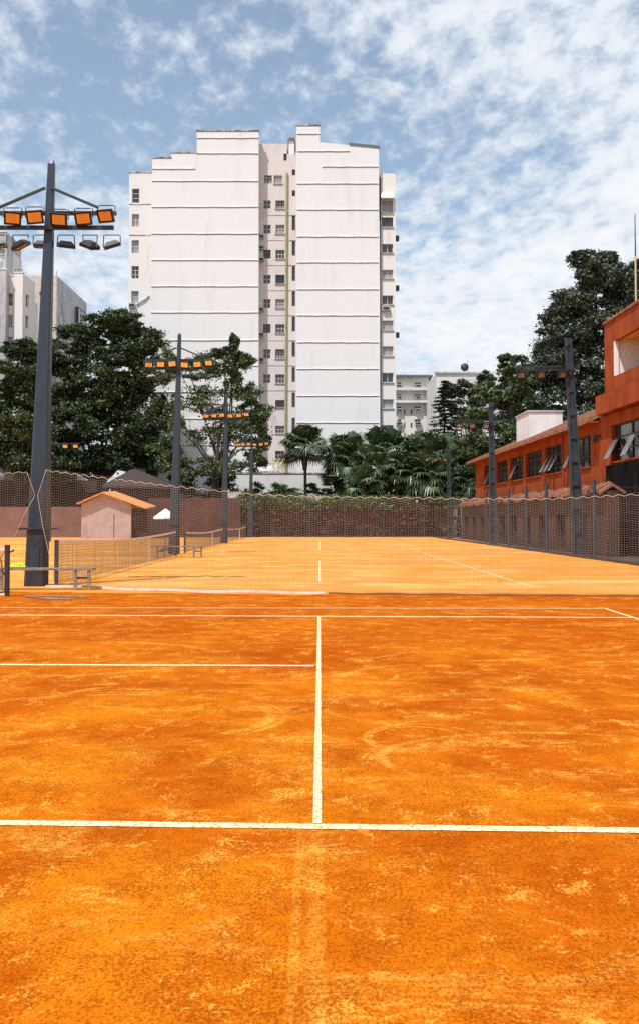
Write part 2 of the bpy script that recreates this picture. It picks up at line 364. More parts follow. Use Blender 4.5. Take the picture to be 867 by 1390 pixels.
# ------------------------------------------------------------------ nets
def wires(polys, r, tri=True):
    """numpy triangular prisms along polylines of shape (k, n, 3)"""
    V = []
    for P in polys:
        P = np.asarray(P); d = np.gradient(P, axis=0); d /= np.linalg.norm(d, axis=1)[:,None]+1e-9
        up = np.where(np.abs(d[:,2:3]) > .8, np.array([[0,1.,0]]), np.array([[0,0,1.]]))
        a = np.cross(d, up); a /= np.linalg.norm(a, axis=1)[:,None]+1e-9; b = np.cross(a, d)
        ring = [P + r*(a*math.cos(t)+b*math.sin(t)) for t in (math.pi/2, math.pi*7/6, math.pi*11/6)]
        for k in range(3):
            A, B = ring[k], ring[(k+1)%3]
            V.append(np.stack([A[:-1], B[:-1], B[1:], A[1:]], axis=1).reshape(-1,3))
    return np.concatenate(V)
def net(path, top, bottom, cell, r, m, name='mesh', parent=None, sag=0.0, period=.26, left=None, right=None, rows=None, origin=(0,0,0)):
    """path(s)->xy with s in metres, top(s)/bottom(s)->z; left(t)/right(t)->s limits at height t(0..1)"""
    s0, s1 = path['s0'], path['s1']; n = int((s1-s0)/cell)+1; S = np.linspace(s0, s1, n)
    XY = np.array([path['f'](s) for s in S]); T = np.array([top(s) for s in S]); B = np.array([bottom(s) for s in S])
    if rows is None: rows = int(np.mean(T-B)/cell)
    dense = 2
    polys = []
    def zrow(t, SS, TT, BB):
        wav = np.abs(np.sin(math.pi*SS/period)); return BB + (TT-BB)*t - sag*(.35+.65*t)*(1-wav) - sag*.5*t
    for k in range(rows+1):
        t = k/rows; lo = left(t) if left else s0; hi = right(t) if right else s1
        sel = (S >= lo) & (S <= hi)
        if sel.sum() < 3: continue
        Z = zrow(t, S, T, B)
        polys.append(np.column_stack([XY[sel], Z[sel]]))
    for i in range(n):
        tt = np.linspace(0, 1, max(3, rows//3)); keep = [t for t in tt if (not left or S[i] >= left(t)) and (not right or S[i] <= right(t))]
        if len(keep) < 2: continue
        keep = np.array(keep)
        Z = np.array([zrow(t, S[i:i+1], T[i:i+1], B[i:i+1])[0] for t in keep])
        polys.append(np.column_stack([np.full(len(keep), XY[i,0]), np.full(len(keep), XY[i,1]), Z]))
    V = wires(polys, r)
    return npmesh(name, V, 4, m, None, parent, origin)
def interp(xs, ys): 
    xs = np.array(xs); ys = np.array(ys); return lambda s: float(np.interp(s, xs, ys))
# main divider net
NB = [(76,797),(220,803),(440,806.5),(660,808.5),(867,810)]
NBw = [onground(*p) for p in NB]
nx = [p.x for p in NBw]+[11.6]; ny = [p.y for p in NBw]+[23.2]
fy = interp([-7.4]+nx, [ny[0]+.1]+ny)
tops = [(62,637),(100,642),(140,647),(220,657),(297,665),(347,670),(440,673),(630,675.5),(745,676),(867,669.5)]
def topz(px, py):
    for Y in [24.0]:
        for _ in range(6):
            p = at(px, py, Y); Y = fy(p.x)
    return at(px, py, Y)
tw = [topz(*p) for p in tops]
ftop = interp([p.x for p in tw]+[9.5,11.6], [p.z for p in tw]+[2.75,3.1])
root = thing('divider_net', (2, 24, 0), 'big see-through brown net hanging across the picture behind the damp clay', 'net')
# left edge curve: from top at px62 narrowing to px48 at y670, then back to px75 at ground
def left_edge(t):
    z = 2.95*t; return float(np.interp(z, [0, .9, 1.5, 2.3, 2.95], [X_(76,26.8), X_(66,26.8), X_(58,26.8), X_(50,26.8), X_(62,26.8)]))
path = dict(s0=X_(48,26.8), s1=11.6, f=lambda s: (s, fy(s)))
net(path, ftop, lambda s: .02, .06, .0024, M['net'], 'mesh', root, sag=.045, left=left_edge, origin=(2,24,0), rows=43)
def strand(name, pts, r, m, parent, n=5): return MB().tube(pts, r, n).build(name, m, parent, smooth=True)
xs = np.arange(tw[0].x, 11.6, .035)
pts = [(x, fy(x), ftop(x)-.045*(1-abs(math.sin(math.pi*x/.26)))-.012) for x in xs]; strand('rope', pts, .0065, M['rope'], root)
pts = [(x, fy(x), ftop(x)+.012) for x in np.arange(tw[0].x, 11.6, .3)]; lbl(strand('top_wire', pts, .005, M['net_far'], root), 'thin dark wire strung straight above the scalloped rope')
pts = [(left_edge(t), fy(left_edge(t)), 2.95*t+.01) for t in np.linspace(0,1,24)]; strand('edge_rope', pts, .0075, M['rope'], root)
xs = np.arange(X_(63,26.8), X_(445,24), .2); mb = MB()
for a, b in zip(xs[:-1], xs[1:]): mb.bar((a, fy(a)-.03, .035+.012*math.sin(a*3)), (b+.01, fy(b)-.03, .035+.012*math.sin(b*3)), .02, .055)
mb.build('bottom_tape', M['tape'], root)
xs = np.arange(X_(445,24), 11.5, .2); mb = MB()
for a, b in zip(xs[:-1], xs[1:]): mb.bar((a, fy(a)-.03, .02+.008*math.sin(a*5)), (b+.01, fy(b)-.03, .02+.008*math.sin(b*5)), .03, .04)
mb.build('bottom_rope', M['tape_d'], root)  # dark brown strip along the foot of the net, right part
# second net left of the pole
root = thing('divider_net', (-10, 27, 0), 'brown net left of the nearest pole, its lower corner pulled up and away', 'net')
s0 = X_(-330,27); s1 = X_(49,27)
def right_edge(t):
    z = .62+t*2.3; return float(np.interp(z, [.62,1.2,1.8,2.3,2.95], [X_(4,27), X_(20,27), X_(33,27), X_(48,27), X_(36,27)]))
ftl = interp([s0, X_(-150,27), X_(0,27), X_(37,27)], [3.0, 2.85, Z_(642,27), Z_(639,27)])
fbl = interp([s0, X_(-120,27), X_(0,27), X_(49,27)], [.05,.15,.6,.75])
path = dict(s0=s0, s1=s1, f=lambda s: (s, 27.0))
net(path, ftl, fbl, .06, .0024, M['net'], 'mesh', root, sag=.045, right=right_edge, origin=(-10,27,0), rows=38)
xs = np.arange(s0, X_(37,27), .035)
strand('rope', [(x, 27, ftl(x)-.045*(1-abs(math.sin(math.pi*x/.26)))-.012) for x in xs], .0065, M['rope'], root)
strand('edge_rope', [(right_edge(t), 27, fbl(right_edge(t))*(1-t)+t*2.9) for t in np.linspace(0,1,24)], .0075, M['rope'], root)

# low nets with white tape along the pole line
def low_net(y0, y1, x, label, cell, top, posts=(True, True)):
    root = thing('low_net', (x, (y0+y1)/2, 0), label, 'net', 'low nets along the row of left poles')
    path = dict(s0=y0, s1=y1, f=lambda s: (x, s)); L = y1-y0
    ft = lambda s: top - .13*math.sin(math.pi*(s-y0)/L)
    net(path, ft, lambda s: .03, cell, .0038, M['net_far'], 'mesh', root, origin=root.location)
    mb = MB(); S = np.linspace(y0, y1, 30)
    for a, b in zip(S[:-1], S[1:]): mb.bar((x, a, ft(a)), (x, b+.005, ft(b)), .02, .075)
    mb.build('top_tape', M['tape'], root)
    for k, yy in enumerate((y0, y1)):
        if posts[k]: MB().taper(x, yy, -.02, top+.05, .1, .1, .1, .1).build('post', M['steel_dark'], root)
    mb = MB(); mb.bar((x+.01, (y0*.35+y1*.65), .03), (x+.01, (y0*.35+y1*.65), ft(y0*.35+y1*.65)), .05, .012); mb.build('centre_strap', M['tape'], root)
low_net(27.3, 50, -6.75, 'low net with white top tape from the nearest pole to the bench behind', .07, 1.13)
low_net(54.5, 76, -6.9, 'low net with white top tape between the second and third left pole', .10, 1.05, (True, False))
low_net(78.6, 101, -7.0, 'low net with white top tape beyond the third left pole', .16, 1.05, (True, False))
# tennis net + post at the left edge
px = X_(11,23.6)
root = thing('tennis_net', (px, 23.6, 0), 'black net post at the left edge with a low tennis net running out of frame', 'net')
MB().taper(px, 23.6, -.02, 1.14, .105, .105, .105, .105).build('post', M['steel_dark'], root)
MB().tube([(px+.05,23.6,.98),(px+.13,23.58,1.0),(px+.15,23.58,1.04)], .02, 6).build('crank', M['steel_dark'], root)
path = dict(s0=px-9, s1=px-.1, f=lambda s: (s, 23.6))
ft = lambda s: 1.05 - .12*math.sin(math.pi*(px-s)/12.8)
net(path, ft, lambda s: .04, .05, .003, M['net_black'], 'mesh', root, origin=root.location)
mb = MB(); S = np.linspace(px-9, px-.05, 24)
for a, b in zip(S[:-1], S[1:]): mb.bar((a,23.6,ft(a)), (b+.005,23.6,ft(b)), .02, .07)
mb.build('top_tape', M['tape'], root)
strand('tie_rope', [(px-.06,23.6,1.0),(px-.14,23.58,.85),(px-.10,23.58,.6),(px-.05,23.6,.45)], .012, M['steel_dark'], root)
mb = MB(); mb.bar((px-9,23.56,.05),(px+.02,23.56,.045),.02,.05); mb.build('bottom_tape', M['tape'], root)
strand('cable', [(px-.6,23.1,.02),(px-.2,23.2,.05),(px,23.45,.12)], .012, M['steel_dark'], root)

# ------------------------------------------------------------------ poles
def floodlight(parent, loc, tilt, yaw, up, roll=0):
    """box lamp with bracket; built at origin then placed"""
    T = Matrix.Translation(loc) @ Euler((tilt, roll, yaw), 'XYZ').to_matrix().to_4x4()
    mb = MB(); w, h, d = .215, .17, .05
    # housing with tapered back
    vs = [(-w,-d,-h),(w,-d,-h),(w,-d,h),(-w,-d,h),(-w,0,-h),(w,0,-h),(w,0,h),(-w,0,h),(-w*.55,.10,-h*.6),(w*.55,.10,-h*.6),(w*.55,.10,h*.6),(-w*.55,.10,h*.6)]
    mb.add([T @ Vector(v) for v in vs], [(0,4,7,3),(1,2,6,5),(0,1,5,4),(3,7,6,2),(4,8,11,7),(5,6,10,9),(4,5,9,8),(7,11,10,6),(8,9,10,11),(0,3,2,1)])
    b = .045
    for q in ((-w,-w+b,-h,h),(w-b,w,-h,h),(-w+b,w-b,-h,-h+b),(-w+b,w-b,h-b,h)):
        mb.box(q[0],q[1],-d-.03,-d-.001,q[2],q[3],T)
    # stirrup
    a = Vector(loc); s = 1 if up else -1
    for sx in (-1,1):
        p = T @ Vector((sx*(w+.02), 0, 0)); q = Vector((p.x, a.y, a.z+s*.26)); mb.bar(p, q, .022)
    mb.bar((a.x-w*.9, a.y, a.z+s*.26), (a.x+w*.9, a.y, a.z+s*.26), .022)
    f = mb.build('floodlight', M['lamp'], parent)
    m2 = MB(); m2.box(-w+b+.004, w-b-.004, -d-.012, -d-.004, -h+b+.004, h-b-.004, T)
    l = m2.build('lens', M['lens'], f)
    m3 = MB()
    for i in range(4):
        z = -h*.45+i*h*.3; m3.box(-w*.45, w*.45, -d-.018, -d-.013, z, z+.012, T)
    m3.build('clay_reflection', M['soffit'], f)  # orange bars paint the clay's reflection onto the lens
    return f
def left_pole(loc, label, slim=False):
    root = thing('floodlight_pole', (0,0,0), label, 'light pole', 'floodlight poles of the left row')
    mb = MB(); mb.taper(0,0,1.50,11.0,.465,.455,.17,.17,.12); mb.taper(0,0,11.0,11.09,.17,.17,.10,.10,.2); mb.build('pole', M['steel'], root)
    mb = MB(); mb.taper(0,0,-.05,1.44,.53,.52,.48,.47,.1); mb.build('base', M['steel_dark'], root)
    MB().box(-.12,.12,-.268,-.262,.45,1.0).build('hatch', M['steel'], root)
    mb = MB(); mb.box(-.46,.46,-.30,.28,1.445,1.495); mb.build('collar', M['arm'], root)
    for z, y in ((9.75, .16), (9.27, -.19)):
        mb = MB(); mb.box(-1.72,1.72,y-.045,y+.045,z-.05,z+.05); mb.build('crossarm', M['arm'], root)
    for s in (-1,1):
        mb = MB(); mb.bar((s*.08,-.14,10.33),(s*1.30,-.1,9.82),.07,.06); mb.build('brace', M['arm'], root)
    rg = random.Random(3)
    X = [-1.53,-.93,-.36,.27,.90,1.48]
    yw = [.35,.28,.15,-.05,-.02,-.30]; tl = [-.75,-.62,-.55,-.6,-.55,-.70]
    for i, x in enumerate(X): floodlight(root, (x+.07, -.33, 9.50+.05*rg.uniform(-1,1)), -tl[i]-.12, yw[i]*.8, True, rg.uniform(-.13,.13))
    for i, x in enumerate(X): floodlight(root, (x+.1, .30, 8.95), 1.38+rg.uniform(-.14,.14), math.pi+rg.uniform(-.5,.5), True, rg.choice([0,.1,-.4,.35]))
    for ch in root.children:
        for v in ch.data.vertices: v.co.x += .29*max(v.co.z,0)/11 if ch.name.split('.')[0] in ('pole','base','hatch') else (.245 if v.co.z > 5 else .04)
        for g2 in ch.children:
            for v in g2.data.vertices: v.co.x += .245
    root.location = loc
    return root
proto = left_pole((X_(50.5,27.4),27.4,0), 'tall grey floodlight pole nearest the camera at the left, two rows of orange-lit lamps')
def put(o, loc, label, sc_=1, rz=0, lean=0):
    c = copy_tree(o); c.location = loc; c['label'] = label; c.rotation_euler = (0,lean,rz); c.scale = (sc_,)*3; return c
put(proto, (-7.25,53,0), 'second floodlight pole of the left row, rising beside the far bench', lean=-.006)
put(proto, (-6.95,77.5,0), 'third floodlight pole of the left row, in front of the loose tree', .985, lean=-.014)
put(proto, (X_(340,105),105,0), 'farthest and smallest floodlight pole of the left row, before the white wall', .97, lean=-.014)
def right_pole():
    root = thing('floodlight_pole', (0,0,0), '', 'light pole', 'floodlight poles of the right row')
    Hh = 10.25; w0, w1 = .48, .22
    def W(z): return w0+(w1-w0)*z/Hh
    mb = MB()
    for s in (-1,1):
        mb.add([(s*W(0)/2-.05,-.18,-.05),(s*W(0)/2+.05,-.18,-.05),(s*W(0)/2+.05,.18,-.05),(s*W(0)/2-.05,.18,-.05),(s*W(Hh)/2-.04,-.11,Hh),(s*W(Hh)/2+.04,-.11,Hh),(s*W(Hh)/2+.04,.11,Hh),(s*W(Hh)/2-.04,.11,Hh)],
               [(0,3,2,1),(4,5,6,7),(0,1,5,4),(1,2,6,5),(2,3,7,6),(3,0,4,7)])
    z = .0
    while z < Hh-.6:
        L = .75 if int(z/1.1) % 2 else .45
        mb.box(-W(z)/2+.051,W(z)/2-.051,-.15+.005*z,.15-.005*z,z,z+.35); mb.box(-W(z)/2+.052,W(z)/2-.052,-.05,.05,z+.35,z+1.1); z += 1.1
    mb.box(-W(Hh)/2+.041,W(Hh)/2-.041,-.1,.1,Hh-.35,Hh)
    mb.build('pole', M['conc_pole'], root)
    for z, y in ((8.95,.2),(8.75,-.22)):
        MB().box(-2.55,.42,y-.04,y+.04,z-.04,z+.04).build('crossarm', M['arm'], root)
    MB().bar((-.1,-.15,9.9),(-1.2,-.18,8.98),.05).build('brace', M['arm'], root)
    for x in (-2.35,-1.42,-.42): floodlight(root, (x,-.30,8.50), .5+.1*x/2, .05, True, .06*x)
    for ch in root.children:
        for v in ch.data.vertices: v.co.x -= .28*max(v.co.z,0)/10.25 if ch.name.split('.')[0] == 'pole' else .24
        for g2 in ch.children:
            for v in g2.data.vertices: v.co.x -= .24
    return root
rp = right_pole(); rp.location = (X_(785,49.6),49.6,0); rp.rotation_euler = (0,-.014,0); rp['label'] = 'nearest dark concrete pole on the right, three lamps on one arm, before the red building'
c = put(rp, (X_(669,74),74,0), 'middle pole of the right row, at the far end of the red facade'); c.scale = (.97,)*3; c.rotation_euler = (0,.014,0)
c = put(rp, (X_(610,99),99,0), 'farthest pole of the right row, in front of the fan palms'); c.scale = (.86,)*3; c.rotation_euler = (0,.014,0)
# thin pole with two lamps seen in the trees at left
p = X_(68,84)
root = thing('floodlight_pole', (p,84,0), 'slim dark pole half hidden by the nearest left pole, orange-tinted lamps before the dark tree', 'light pole')
MB().taper(p,84,-.05,9.2,.2,.2,.12,.12).build('pole', M['steel_dark'], root)
MB().box(p-.3,p+2.4,83.9,84.0,7.72,7.8).build('crossarm', M['arm'], root)
for x in (X_(88,83.7), X_(102,83.7)): floodlight(root, (x,83.7,7.55), .5, 0, True)

# ------------------------------------------------------------------ benches, balls, stick, parasol
def bench(x0, x1, y, z, label, dy=.42):
    root = thing('bench', ((x0+x1)/2, y, 0), label, 'bench', 'wooden benches beside the left poles')
    for k in (-1, 1): MB().box(x0, x1, y+k*.115-.105, y+k*.115+.105, z-.045+.002*k, z+.002*k).build('seat_plank', M['wood'], root)
    for x in (x0+.33, x1-.42):
        for dx, yy in ((0,y-.17),(.33,y-.17)):
            MB().bar((x+dx,yy,-.02),(x+dx,yy,z-.047),.07,.05).build('leg', M['wood'], root)
        MB().bar((x,y-.13,z*.55),(x+.33,y-.13,z*.55),.05,.05).build('stretcher', M['wood_d'], root)
    return root
BZ = Z_(771,25.9)
bench(X_(-30,25.9), X_(129,25.9), 25.9, BZ, 'weathered wooden bench in front of the nearest left pole, tennis balls on it')
bench(X_(205,48), X_(277,48), 48, .52, 'far wooden bench in front of the second left pole')
bx, by = X_(25,25.85), 25.85
k = 0
import bmesh
me = bpy.data.meshes.new('tennis_ball'); bm = bmesh.new(); bmesh.ops.create_uvsphere(bm, u_segments=14, v_segments=10, radius=.034); bm.to_mesh(me); bm.free(); me.materials.append(M['ball'])
me.polygons.foreach_set('use_smooth', [True]*len(me.polygons))
for (dx, dy, dz) in [(-.17,-.03,0),(-.10,-.05,0),(-.03,-.03,0),(.04,-.05,0),(.11,-.03,0),(.17,.0,0),(-.06,.03,0),(.02,.04,0),(.09,.04,0),(-.13,.04,0),(-.06,-.005,.055),(.01,-.01,.055),(.07,-.005,.055),(.12,.01,.052)]:
    o = bpy.data.objects.new('tennis_ball', me); COL.objects.link(o); o.location = (bx+dx, by+dy, BZ+.036+dz)
    tag(o, 'yellow tennis ball in the small heap lying on the bench by the nearest pole', 'tennis ball', 'heap of tennis balls on the bench')
for (pa, pb, py, lb) in (((35,810.5),(120,812), 0, 'straight thin pale stick lying on the clay beside the net post'), ((36,810.8),(96,815.5), 1, 'bowed pale rod lying on the clay by the net post, below the straight one')):
    a, b = onground(*pa), onground(*pb); mid = a.lerp(b,.5)
    if py: mid = onground(62,814.5)
    a.z = b.z = mid.z = .03
    tag(MB().tube([a-Vector(mid), a.lerp(mid,.5)-Vector(mid)+Vector((0,-.02*py,0)), Vector((0,0,0)), b-Vector(mid)], .017, 6).build('stick', M['wood'], origin=(0,0,0)), lb, 'stick').location = mid
x, y = X_(225,59), 59
root = thing('parasol', (x,y,0), 'white parasol open beside the second left pole', 'parasol')
mb = MB(); n = 8; zt, ze = Z_(690,59), Z_(702,59); rr = .68
vs = [(x,y,zt)]+[(x+rr*math.cos(2*math.pi*i/n), y+rr*math.sin(2*math.pi*i/n), ze) for i in range(n)]+[(x+rr*math.cos(2*math.pi*i/n), y+rr*math.sin(2*math.pi*i/n), ze-.1) for i in range(n)]
mb.add(vs, [(0,1+i,1+(i+1)%n) for i in range(n)]+[(1+i,9+i,9+(i+1)%n,1+(i+1)%n) for i in range(n)]); mb.build('canopy', M['white'], root)
MB().tube([(x,y,0),(x,y,zt+.05)], .025).build('mast', M['steel_dark'], root)
MB().taper(x,y,0,.12,.5,.5,.4,.4).build('base', M['steel_dark'], root)

# ------------------------------------------------------------------ building helpers
def hole_wall(mb, P0, U, Wd, Ht, holes, depth=.25, thick=None, back=None):
    """vertical wall face starting at P0 along U, with rectangular holes (u0,u1,z0,z1) and reveals going along -normal (away from outside)"""
    U = Vector(U).normalized(); N = Vector((U.y, -U.x, 0))      # outward normal, for U=+X it is -Y
    P0 = Vector(P0)
    us = sorted({0, Wd, *[h[0] for h in holes], *[h[1] for h in holes]}); zs = sorted({0, Ht, *[h[2] for h in holes], *[h[3] for h in holes]})
    def P(u, z, d=0): return P0 + U*u + Vector((0,0,z)) - N*d
    for i in range(len(us)-1):
        for j in range(len(zs)-1):
            cu, cz = (us[i]+us[i+1])/2, (zs[j]+zs[j+1])/2
            if any(h[0] < cu < h[1] and h[2] < cz < h[3] for h in holes): continue
            mb.quad(P(us[i],zs[j]), P(us[i+1],zs[j]), P(us[i+1],zs[j+1]), P(us[i],zs[j+1]))
    for (a,b,c,d) in holes:
        mb.quad(P(a,c),P(b,c),P(b,c,depth),P(a,c,depth)); mb.quad(P(a,d),P(a,d,depth),P(b,d,depth),P(b,d))
        mb.quad(P(a,c),P(a,c,depth),P(a,d,depth),P(a,d)); mb.quad(P(b,c),P(b,d),P(b,d,depth),P(b,c,depth))
    return P, N
def window(parent, P, N, h, depth, cols=2, rows=1, glass='glass', frame='frame_w', fw=.06, name='window'):
    a,b,c,d = h; mb = MB(); e = .01
    U = (P(1,0)-P(0,0)).normalized()
    def bx(mb, u0,u1,z0,z1,d0,d1):
        vs = [P(u0,z0,d0),P(u1,z0,d0),P(u1,z0,d1),P(u0,z0,d1),P(u0,z1,d0),P(u1,z1,d0),P(u1,z1,d1),P(u0,z1,d1)]
        mb.add(vs, [(0,3,2,1),(4,5,6,7),(0,1,5,4),(1,2,6,5),(2,3,7,6),(3,0,4,7)])
    D0, D1 = depth-.09, depth-.03
    bx(mb,a,a+fw,c,d,D0,D1); bx(mb,b-fw,b,c,d,D0,D1); bx(mb,a+fw,b-fw,c,c+fw,D0,D1); bx(mb,a+fw,b-fw,d-fw,d,D0,D1)
    for i in range(1,cols):
        u = a+(b-a)*i/cols; bx(mb,u-fw/2,u+fw/2,c+fw,d-fw,D0+.002,D1)
    for j in range(1,rows):
        z = c+(d-c)*j/rows; bx(mb,a+fw,b-fw,z-fw/2,z+fw/2,D0+.004,D1)
    f = mb.build(name, M[frame], parent)
    g_ = MB(); bx(g_,a+.004,b-.004,c+.004,d-.004,depth-.028,depth+.01); g_.build('pane', M[glass], f)
    return f
def slab(mb, x0, x1, y0, y1, z0, z1): mb.box(x0,x1,y0,y1,z0,z1)

# ------------------------------------------------------------------ the tall white tower
D0 = 125.0
tower = thing('apartment_building', (X_(355,D0),D0,0), 'tall white apartment tower with two blank banded slabs, in the centre of the picture', 'apartment building', 'apartment buildings behind the courts')
def prism(outline, y0, y1):
    """outline in (x,z), counter-clockwise seen from the front, extruded from y0 to y1"""
    n = len(outline); mb = MB()
    mb.add([(x,y0,z) for x,z in outline]+[(x,y1,z) for x,z in outline], [tuple(range(n)), tuple(range(2*n-1,n-1,-1))]+[(i, i+n, (i+1)%n+n, (i+1)%n) for i in range(n)])
    return mb
X = lambda px: X_(px, D0)
Z = lambda py: Z_(py, D0)
lo = [(X(203),-.1),(X(351),-.1),(X(350),Z(178.5)),(X(265),Z(178.5)),(X(265),Z(208)),(X(230),Z(208)),(X(230),Z(215)),(X(204),Z(215))]
prism(lo, D0, D0+22).build('wall', M['tower'], tower)
ro = [(X(401.5),-.1),(X(515),-.1),(X(515),Z(201)),(X(474),Z(197)),(X(434),Z(193)),(X(434),Z(171)),(X(402),Z(171))]
prism(ro, D0, D0+22).build('wall', M['tower'], tower)
def ledge(xa, xb, py, h=.085, pr=.09):
    mb = MB(); z = Z(py); xa, xb = X(xa), X(xb); seg = 14
    # small sloped drip moulding with slightly uneven line
    for i in range(seg):
        a, b = xa+(xb-xa)*i/seg, xa+(xb-xa)*(i+1)/seg; j = .015*math.sin(i*1.3+py)
        mb.add([(a,D0-.002,z+h/2+j),(b,D0-.002,z+h/2+j),(b,D0-pr,z-h*.1+j),(a,D0-pr,z-h*.1+j),(b,D0-pr*.9,z-h/2+j),(a,D0-pr*.9,z-h/2+j),(b,D0-.002,z-h/2+j),(a,D0-.002,z-h/2+j)],
               [(0,3,2,1),(3,5,4,2),(5,7,6,4)])
    mb.build('ledge', M['tower'], tower)
    m2 = MB(); m2.box(xa, xb, D0-.004, D0-.001, z-h/2-.11, z-h/2-.02); m2.build('ledge_grey', M['ledge_grey'], tower)  # thin flat strip, darker than the wall, just below the ledge
for y in (245.4,280.6,317,352.8,388.4,424,461.7,496,532,568,604,640): ledge(203.5,350,y)
ledge(265,350,187); ledge(265,350,208); ledge(204,263,229)
for y in (249,284.4,321,356,392.5,428,464.4,500.5,537,573.5,610,646): ledge(402.5,514,y)
ledge(402.5,434,181.5); ledge(403,475,205); ledge(437,514,226)
# stained coping strips
for xa, xb, py, y in ((265,350.5,178,D0),(203.5,230,214.5,D0),(230,265,207.5,D0),(401.5,434.5,170.5,D0)):
    MB().box(X(xa)-.05,X(xb)+.05,y-.07,y+.5,Z(py),Z(py)+.13).build('coping', M['stain'], tower)
mb = MB(); mb.add([(X(474),D0-.08,Z(197)),(X(516),D0-.08,Z(201)),(X(516),D0+6,Z(201)),(X(474),D0+6,Z(197)),(X(474),D0-.08,Z(197)+.28),(X(516),D0-.08,Z(201)+.28),(X(516),D0+6,Z(201)+.28),(X(474),D0+6,Z(197)+.28)],
    [(0,3,2,1),(4,5,6,7),(0,1,5,4),(1,2,6,5),(2,3,7,6),(3,0,4,7)]); mb.build('roof_edge', M['roofgrey'], tower)
mb = MB(); mb.quad((X(243),D0+1,Z(208)),(X(265),D0+1,Z(208)),(X(265),D0+1,Z(200))); mb.quad((X(243),D0+9,Z(208)),(X(265),D0+9,Z(200)),(X(265),D0+9,Z(208))); mb.quad((X(243),D0+1,Z(208)),(X(265),D0+1,Z(200)),(X(265),D0+9,Z(200)),(X(243),D0+9,Z(208))); mb.build('lean_to_roof', M['roofgrey'], tower)
# left wing
yl = D0+.7; mb = MB(); x0 = X_(172.5,yl); Wd = X_(204,yl)-x0; Ht = Z_(234.5,yl); holes = []
ys = [(256,275),(290.5,307.5),(326,343.5),(361,378),(395,411),(430,446)]
ys += [(430+36*k,446+36*k) for k in range(1,6)]
for a, b in ys: holes.append((X_(176.5,yl)-x0, X_(186.5,yl)-x0, Z_(b,yl), Z_(a,yl)))
P, N = hole_wall(mb, (x0,yl,0), (1,0,0), Wd, Ht, holes, .3)
mb.quad((x0,yl,0),(x0,yl,Ht),(x0,yl+20,Ht),(x0,yl+20,0)); mb.quad((x0,yl,Ht),(x0+Wd,yl,Ht),(x0+Wd,yl+20,Ht),(x0,yl+20,Ht)); mb.quad((x0,yl+20,0),(x0,yl+20,Ht),(x0+Wd,yl+20,Ht),(x0+Wd,yl+20,0))
w_ = mb.build('wall', M['tower_wing'], tower); lbl(w_, 'narrow left wing with one column of windows and dark stains')
for i, h in enumerate(holes): window(tower, P, N, h, .3, 2 if i % 2 else 1, 3 if i % 3 == 0 else 2, 'glass_b' if i in (1,2,4) else 'glass')
MB().box(x0-.05,x0+Wd,yl-.06,yl+.4,Ht,Ht+.12).build('coping', M['stain'], tower)
for py in (277,319):
    MB().box(X_(173,yl),X_(203,yl),yl-.05,yl-.002,Z_(py,yl)-.05,Z_(py,yl)+.03).build('ledge', M['stain'], tower)
def ac(parent, x, y, z, w=.65, h=.42, d=.4):
    mb = MB(); mb.box(x-w/2,x+w/2,y-d,y-.002,z,z+h)
    o = mb.build('air_conditioner', M['ac'], parent); g_ = MB(); g_.box(x-w*.4,x+w*.4,y-d-.015,y-d-.002,z+h*.15,z+h*.8); g_.build('grille', M['frame_d'], o)
ac(tower, X_(178,yl), yl, Z_(418,yl), .75, .55)
mb = MB(); mb.tube([(X_(184,yl),yl-.1,Z_(414,yl)),(X_(190,yl),yl-.15,Z_(409,yl)),(X_(196,yl),yl-.12,Z_(406,yl)),(X_(201,yl),yl-.1,Z_(401,yl))], .09); mb.build('pipe', M['ac'], tower)
# central recess, 1.5 m back
yr = D0+1.5; x0 = X_(350,yr); x1 = X_(389,yr); Wd = x1-x0; Ht = Z_(195,yr); mb = MB(); holes = []
rw = []
wy = [(238,249),(272,283),(305,317),(339,351),(373,385),(406,418),(440,452),(474,486.5),(508,520),(543,553),(578,588),(612,623)]
for k, (a, b) in enumerate(wy):
    h1 = (X_(357 if k else 358,yr)-x0, X_(367 if k else 368.5,yr)-x0, Z_(b,yr), Z_(a,yr))
    h2 = (X_(373.5 if k else 371,yr)-x0, X_(386 if k else 382.5,yr)-x0, Z_(b,yr), Z_(a,yr))
    if k < 9: rw.append((h1, 2))
    rw.append((h2, 3))
rw.append(((X_(384.5,yr)-x0, X_(390.0,yr)-x0-.1, Z_(218,yr), Z_(208.5,yr)), 1))
holes = [h for h, c in rw]
P, N = hole_wall(mb, (x0,yr,0), (1,0,0), Wd, Ht, holes, .25)
mb.quad((x0,yr,Ht),(x1,yr,Ht),(x1,yr+12,Ht),(x0,yr+12,Ht)); lbl(mb.build('wall', M['pink'], tower), 'recessed pinkish wall between the two white slabs')
for i, (h, c) in enumerate(rw):
    window(tower, P, N, h, .25, c, 2 if c != 1 else 1, random.choice(['glass','glass','glass','glass_b','blind'] if c != 1 else ['glass']), 'frame_w' if i % 3 else 'frame_d', .05)
    if c == 3:
        mb = MB(); mb.box(x0+h[0]-.1,x0+h[1]+.1,yr-.12,yr-.002,h[2]-.09,h[2]-.01); mb.build('sill', M['ledge_grey'], tower)
for y in (292,326,360,394,428,462,496,530):
    MB().box(x0+1.0,x1-.05,yr-.04,yr-.002,Z_(y,yr)-.03,Z_(y,yr)+.03).build('ledge', M['ledge_grey'], tower)
for y in (321,336,352,420,454,488): ac(tower, X_(354.5,yr), yr, Z_(y,yr)-.3, .6, .45, .5)
